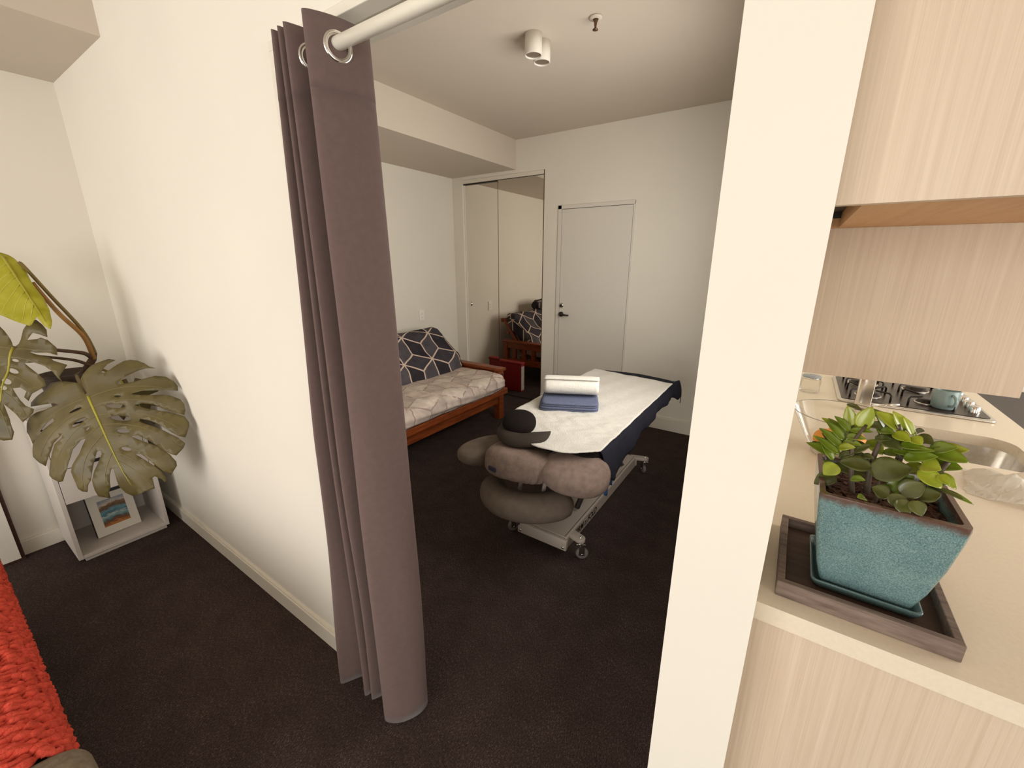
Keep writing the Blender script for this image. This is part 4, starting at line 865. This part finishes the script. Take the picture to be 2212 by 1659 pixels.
# ================================================================ KITCHEN
ZC = .90
KY0, KY1, KX0, KX1 = .808, 3.33, .0235, .832
bc = thing('base_cabinet', 'pale oak base cabinet under the stone worktop', 'cabinet', (.40, 2.0, 0))
part('end_panel', (KX0 + .002, KX1 - .02, KY0 + .010, KY0 + .028, 0, ZC - .040), 'oak', bc, 0); part('body', (KX0 + .002, KX1 - .025, KY0 + .028, 1.70, .10, ZC - .040), 'oak', bc, 0); part('body', (KX0 + .002, KX1 - .025, 2.25, KY1, .10, ZC - .040), 'oak', bc, 0)
for k in range(4):
    ya = KY0 + .03 + k * .62; dd = part('door', (KX1 - .025, KX1 - .007, ya, ya + .612, .105, ZC - .045), 'oak', bc, 0)
part('kickboard', (KX0 + .02, KX1 - .07, KY0 + .05, KY1, 0, .10), 'darkwood', bc, 0)
# worktop with a rounded sink cut-out
SX0, SX1, SY0, SY1 = .27, .745, 1.86, 2.195
wt = thing('worktop', 'beige stone worktop with an undermounted sink', 'worktop', (.42, 2.0, ZC))
sink = rrect(SX0, SX1, SY0, SY1, (.07, .07, .07, .07), 6)
outer = [(KX0 + .001, KY0), (KX1, KY0), (KX1, KY1), (KX0 + .001, KY1)]
V, E, F, *_ = delaunay_2d_cdt([Vector(p) for p in outer + sink], [(i, (i + 1) % 4) for i in range(4)] + [(4 + i, 4 + (i + 1) % len(sink)) for i in range(len(sink))], [], 0, 1e-7)
bm = B(); tv = [bm.verts.new((p.x, p.y, ZC)) for p in V]; bv = [bm.verts.new((p.x, p.y, ZC - .040)) for p in V]
for f in F:
    c_ = (sum(V[i].x for i in f) / 3, sum(V[i].y for i in f) / 3)
    if not inside(c_, sink): bm.faces.new([tv[i] for i in f]); bm.faces.new([bv[i] for i in f][::-1])
for lo in (list(range(4)), list(range(4, 4 + len(sink)))):
    for i in range(len(lo)):
        a, b_ = lo[i], lo[(i + 1) % len(lo)]; bm.faces.new((tv[a], tv[b_], bv[b_], bv[a]))
put(obj('slab', bm, 'bench', None), wt)
sk = thing('sink', 'brushed steel sink bowl set under the worktop', 'sink', (.50, 2.03, .72))
bm = B(); rings = []
for z, ins in ((ZC - .0395, -.004), (ZC - .10, .004), (ZC - .165, .012), (ZC - .185, .03), (ZC - .190, .07)):
    rings.append([bm.verts.new((x, y, z)) for x, y in rrect(SX0 + ins, SX1 - ins, SY0 + ins, SY1 - ins, (.07,) * 4, 6)])
for a, b_ in zip(rings, rings[1:]):
    for i in range(len(a)): bm.faces.new((a[i], a[(i + 1) % len(a)], b_[(i + 1) % len(a)], b_[i]))
bm.faces.new(rings[-1]); put(obj('bowl', bm, 'steel', None, True), sk)
bm = B(); lathe(bm, [(0, .003), (.028, .003), (.034, 0)], 24, T(.505, 2.03, ZC - .189)); put(obj('drain', bm, 'chrome', None, True), sk)
# tap
tp = thing('tap', 'chrome mixer tap with a side lever behind the sink', 'tap', (.312, 2.275, ZC))
bm = B(); tube(bm, [(.312, 2.275, ZC), (.312, 2.275, ZC + .012)], .030, 24); put(obj('base', bm, 'chrome', None), tp)
bm = B(); box(bm, .285, .339, 2.258, 2.292, ZC + .012, ZC + .30); box(bm, .298, .326, 2.10, 2.275, ZC + .275, ZC + .30); put(obj('spout', bm, 'chrome', None, bevel=.004), tp)
bm = B(); tube(bm, [(.339, 2.275, ZC + .034), (.43, 2.262, ZC + .060)], [.006, .004], 10); put(obj('lever', bm, 'chrome', None, True), tp)
# gas hob
hb_ = thing('gas_hob', 'steel-edged dark gas hob with cast pan supports', 'hob', (.50, 2.66, ZC))
bm = B(); prism(bm, rrect(.238, .765, 2.400, 2.905, (.025,) * 4), 'z', ZC + .0005, ZC + .010); put(obj('frame', bm, 'steel', None, bevel=.003), hb_)
bm = B(); prism(bm, rrect(.252, .751, 2.424, 2.893, (.02,) * 4), 'z', ZC + .0095, ZC + .0125); put(obj('top_plate', bm, 'hobglass', None), hb_)
for (x, y, r_) in ((.36, 2.54, .040), (.36, 2.78, .05), (.57, 2.55, .032), (.57, 2.78, .040)):
    bm = B(); lathe(bm, [(r_ * 1.15, .0125), (r_ * 1.15, .018), (r_, .022), (r_ * .95, .030), (0, .032)], 28, T(x, y, ZC)); bu = put(obj('burner', bm, 'darkmetal', None, True), hb_)
    bm = B(); lathe(bm, [(r_ * 1.3, .0126), (r_ * 1.32, .016), (r_ * 1.16, .017)], 28, T(x, y, ZC)); rg = obj('ring', bm, 'steel', None, True); rg.parent = bu
for x in (.36, .57):
    for y in (2.545, 2.78):
        for a in range(4):
            dx, dy = math.cos(a * PI / 2 + PI / 4), math.sin(a * PI / 2 + PI / 4)
            bm = B(); tube(bm, [(x + dx * .105, y + dy * .105, ZC + .012), (x + dx * .105, y + dy * .105, ZC + .042), (x + dx * .095, y + dy * .095, ZC + .050), (x + dx * .035, y + dy * .035, ZC + .046)], .0045, 6); put(obj('pan_support', bm, 'iron', None, True), hb_)
for y in (2.50, 2.58, 2.66, 2.74):
    bm = B(); lathe(bm, [(0, .042), (.016, .042), (.019, .038), (.021, .0125)], 24, T(.715, y, ZC)); put(obj('knob', bm, 'chrome', None, True), hb_)
# mug
mg = thing('mug', 'blue-grey ceramic mug standing on the gas hob', 'mug', (.617, 2.502, ZC + .013))
bm = B(); lathe(bm, [(0, 0), (.036, 0), (.042, .006), (.044, .03), (.044, .084), (.042, .086), (.040, .084), (.040, .010), (0, .008)], 36, T(.617, 2.500, ZC + .0125)); put(obj('body', bm, 'mug', None, True), mg)
bm = B(); tube(bm, [Vector((.627, 2.458, ZC + .0125)) + Vector((math.sin(a) * .026 * .35, -math.sin(a) * .026, .045 - math.cos(a) * .024)) for a in [PI * i / 12 for i in range(13)]], .0055, 10); put(obj('handle', bm, 'mug', None, True), mg)
# storage jar
jr = thing('storage_jar', 'glass storage jar with a grey-blue lid behind the glass bowl', 'jar', (.125, 2.50, ZC))
bm = B(); lathe(bm, [(0, .002), (.040, .002), (.043, .008), (.043, .066), (.039, .0725)], 32, T(.125, 2.50, ZC)); put(obj('body', bm, 'glass', None, True), jr)
bm = B(); lathe(bm, [(0, .086), (.038, .086), (.041, .083), (.041, .079), (0, .079)], 32, T(.125, 2.50, ZC)); put(obj('lid', bm, 'lidgrey', None, True), jr)
bm = B(); lathe(bm, [(0, .079), (.040, .079), (.0405, .0725), (0, .0725)], 32, T(.125, 2.50, ZC)); put(obj('metal_ring', bm, 'chrome', None, True), jr)
# glass fruit bowl with oranges
BX, BY = .192, 1.690
gb = thing('glass_bowl', 'clear glass fruit bowl behind the plant pot', 'bowl', (BX, BY, ZC))
bm = B(); lathe(bm, [(0, .006), (.060, .006), (.064, .000), (.070, .003), (.074, .012), (.100, .06), (.128, .115), (.144, .150)], 48, T(BX, BY, ZC)); put(obj('bowl', bm, 'glass', None, True), gb)
bm = B(); torus(bm, .144, .0013, T(BX, BY, ZC + .150), 56, 6); put(obj('rim', bm, 'rimglass', None, True), gb)
bm = B(); torus(bm, .066, .0022, T(BX, BY, ZC + .003), 48, 6); put(obj('foot_ring', bm, 'white_plastic', None, True), gb)
for k, (x, y, z, r_) in enumerate(((-.035, -.005, .052, .036), (.040, .012, .054, .037), (.005, .052, .055, .036))):
    bm = B(); superell(bm, (BX + x, BY + y, ZC + z), r_, r_, r_ * .94, 1, 1, 24, 16); og = obj('orange', bm, 'orange', None, True)
    tag(og, ['orange in the glass bowl, nearest the white column', 'orange in the glass bowl, on the sink side', 'orange at the back of the glass bowl'][k], 'orange', 'oranges in the glass bowl')
# crumpled plastic film
bm = B(); rng = random.Random(12); NB = 26; rows = []
hs = [[rng.random() for _ in range(NB + 1)] for _ in range(NB + 1)]
for j in range(NB + 1):
    row = []
    for i in range(NB + 1):
        u, v = i / NB * 2 - 1, j / NB * 2 - 1; d_ = max(0, 1 - (u * u + v * v) * .75)
        z = .002 + .045 * d_ ** .8 * (.35 + .9 * abs(math.sin(3.1 * u + 2 * v) * math.cos(4.3 * v - 1.7 * u))) + .010 * hs[j][i] * d_
        row.append(bm.verts.new((.635 + .125 * u + .02 * v + .01 * (hs[i][j] - .5), 1.665 + .105 * v - .03 * u + .01 * (hs[j][i] - .5), ZC + z)))
    rows.append(row)
for j in range(NB):
    for i in range(NB): bm.faces.new((rows[j][i], rows[j][i + 1], rows[j + 1][i + 1], rows[j + 1][i]))
tag(obj('plastic_film', bm, 'film', None, False), 'crumpled clear plastic bag lying on the worktop at the right edge', 'plastic bag')

# overhead cupboards
uc = thing('upper_cabinet', 'pale oak wall cupboard nearest the camera, reaching out of the frame', 'cabinet', (.35, 1.1, 1.62))
part('front_panel', (KX0 - .0008, 1.05, .780, .800, 1.617, 2.68), 'oak', uc, 0)
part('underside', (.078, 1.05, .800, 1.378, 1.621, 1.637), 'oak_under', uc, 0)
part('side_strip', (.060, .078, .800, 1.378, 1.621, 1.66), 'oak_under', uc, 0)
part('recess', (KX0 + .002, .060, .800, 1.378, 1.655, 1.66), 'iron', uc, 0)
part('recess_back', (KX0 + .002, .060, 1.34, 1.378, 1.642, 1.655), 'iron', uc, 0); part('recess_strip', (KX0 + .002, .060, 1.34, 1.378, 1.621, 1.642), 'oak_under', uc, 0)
part('body', (KX0 + .002, 1.03, .802, 1.378, 1.66, 2.68), 'oak', uc, 0)
lc = thing('lower_wall_cabinet', 'pale oak wall cupboard hanging lower over the hob', 'cabinet', (.24, 2.2, 1.16))
part('front_panel', (KX0 + .002, .458, 1.380, 1.398, 1.2405, 1.621), 'oak', lc, 0); part('body', (KX0 + .002, .440, 1.398, 2.05, 1.255, 2.68), 'oak', lc, 0)
part('side_panel', (.440, .458, 1.398, 2.05, 1.2405, 2.68), 'oak', lc, 0)

da = thing('charcoal_low_unit', 'charcoal low unit standing against the right edge of the worktop', 'cabinet', (1.15, 2.6, 0))
part('body', (.846, 1.46, 2.0, 3.32, 0, .835), 'charcoalpaint', da, .004); part('top', (.842, 1.47, 1.99, 3.33, .835, .855), 'charcoalpaint', da, .004)

# ---------------- tray, saucer and potted plant on the worktop
tr = thing('wooden_tray', 'dark grey-brown wooden tray under the teal plant pot', 'tray', (.187, .985, ZC))
tx0, tx1, ty0, ty1 = .054, .320, .848, 1.115
part('floor', (tx0 + .01, tx1 - .01, ty0 + .01, ty1 - .01, ZC + .0006, ZC + .012), 'trayin', tr, 0)
for dm in ((tx0, tx1, ty0, ty0 + .013), (tx0, tx1, ty1 - .013, ty1), (tx0, tx0 + .013, ty0 + .013, ty1 - .013), (tx1 - .013, tx1, ty0 + .013, ty1 - .013)): part('rim', (*dm, ZC + .0006, ZC + .034), 'trayw', tr, .0015)
PX, PY, PZ = .193, .978, ZC + .012
def sqrings(prof, seg, cx_, cy_, z0, rfac=.12):
    bm = B(); rings = []
    for hw, z in prof:
        rings.append([bm.verts.new((cx_ + x, cy_ + y, z0 + z)) for x, y in rrect(-hw, hw, -hw, hw, (max(.003, hw * rfac),) * 4, seg)])
    for a, b_ in zip(rings, rings[1:]):
        for i in range(len(a)): bm.faces.new((a[i], a[(i + 1) % len(a)], b_[(i + 1) % len(a)], b_[i]))
    bm.faces.new(rings[0][::-1]); bm.faces.new(rings[-1]); return bm
sa = thing('plant_saucer', 'square teal glazed saucer between pot and tray', 'saucer', (PX, PY, PZ))
put(obj('dish', sqrings([(.070, .0), (.078, .004), (.084, .018), (.0835, .021), (.080, .0205), (.074, .008), (.0, .007)][:6], 4, PX, PY, PZ), 'glaze_saucer', None, True), sa)
pp = thing('potted_plant', 'glossy green plant in a square teal glazed pot on the worktop', 'plant', (PX, PY, PZ + .009))
po = obj('pot', sqrings([(.064, 0), (.069, .004), (.081, .050), (.092, .112), (.0995, .176), (.1015, .199), (.1010, .206), (.0920, .206), (.0900, .199), (.087, .170)], 4, 0, 0, 0, .10), 'glaze', None, True); po.parent = pp
md = po.modifiers.new('es', 'EDGE_SPLIT'); md.split_angle = math.radians(50)
bm = B(); rng = random.Random(4); NS = 22; rows = [[bm.verts.new((-.088 + .176 * i / NS, -.088 + .176 * j / NS, .178 + rng.uniform(-.003, .004))) for i in range(NS + 1)] for j in range(NS + 1)]
for j in range(NS):
    for i in range(NS): bm.faces.new((rows[j][i], rows[j][i + 1], rows[j + 1][i + 1], rows[j + 1][i]))
sl_ = obj('soil', bm, 'soil', None); sl_.parent = pp
bm = B()
for k in range(420):
    x, y = rng.uniform(-.080, .080), rng.uniform(-.080, .080); m_ = T(x, y, .182 + rng.uniform(0, .004)) @ Matrix.Rotation(rng.uniform(0, PI), 4, 'Z') @ Matrix.Rotation(rng.uniform(-.5, .5), 4, 'X')
    a, b_ = rng.uniform(.004, .010), rng.uniform(.002, .005); box(bm, -a, a, -b_, b_, -.001, .0015, m_)
bk = obj('bark_chips', bm, 'bark', None); bk.parent = pp; bk['kind'] = 'stuff'
soilz = PZ + .009 + .175
for pts, r_ in (([(.150, .955, soilz), (.140, .965, 1.15), (.135, .975, 1.20), (.150, .995, 1.235)], .0055), ([(.200, .990, soilz), (.205, .99, 1.15), (.208, .995, 1.20), (.195, 1.0, 1.245)], .008),
               ([(.215, .965, soilz), (.235, .965, 1.14), (.255, .97, 1.17), (.27, .985, 1.195)], .009), ([(.180, .940, soilz), (.182, .945, 1.12), (.180, .95, 1.145)], .0045), ([(.225, .925, soilz), (.232, .925, 1.09), (.235, .92, 1.10)], .006), ([(.172, .968, soilz), (.168, .975, 1.16), (.175, .99, 1.21), (.185, 1.01, 1.25)], .006)):
    P = catmull(pts, 5); bm = B(); tube(bm, P, [r_ * (1 - .55 * i / len(P)) for i in range(len(P))], 8); put(obj('stem', bm, 'zzstem', None, True), pp)
camp = Vector((0, 0, 1.54))
rng = random.Random(21)
ZL = [list(L) for L in DATA['zz']]
for L in DATA['zz'][:36] + DATA['zz'][7:20] + DATA['zz'][25:36]:
    if rng.random() < .88:
        dx, dy, dz = rng.uniform(-.016, .016), rng.uniform(.008, .035), rng.uniform(-.030, .003); q = list(L)
        for k in (0, 3): q[k] += dx + (rng.uniform(-.012, .012) if k else 0); q[k + 1] += dy; q[k + 2] += dz + (rng.uniform(-.012, .008) if k else 0)
        q[7] = rng.choice((0, 0, 1, 1, 2)); ZL.append(q)
for L in ZL:
    a, b_ = Vector(L[:3]), Vector(L[3:6]); wd = L[6] * .62; b_ = a + (b_ - a) * 1.15; d_ = b_ - a; ln = d_.length; u = d_.normalized()
    up = Vector((rng.uniform(-.15, .15), -.55, .80)).normalized(); n_ = (up - u * up.dot(u)).normalized(); v_ = n_.cross(u)
    bm = B(); NL, NWd = 10, 6; rows = []
    for i in range(NL + 1):
        t_ = i / NL; hw = wd * (math.sin(PI * min(1, t_ ** .8)) ** .62) * (1 if t_ < .6 else 1 - .25 * (t_ - .6) / .4) if 0 < i < NL else wd * .04
        c_ = a + u * (t_ * ln) + n_ * (.05 * ln * math.sin(PI * t_))
        rows.append([bm.verts.new(c_ + v_ * (hw * (2 * k / NWd - 1)) - n_ * (-.28 * hw * abs(2 * k / NWd - 1) ** 1.6)) for k in range(NWd + 1)])
    for i in range(NL):
        for k in range(NWd): bm.faces.new((rows[i][k], rows[i][k + 1], rows[i + 1][k + 1], rows[i + 1][k]))
    put(obj('leaf', bm, 'zz%d' % L[7], None, True, solid=.0008), pp)
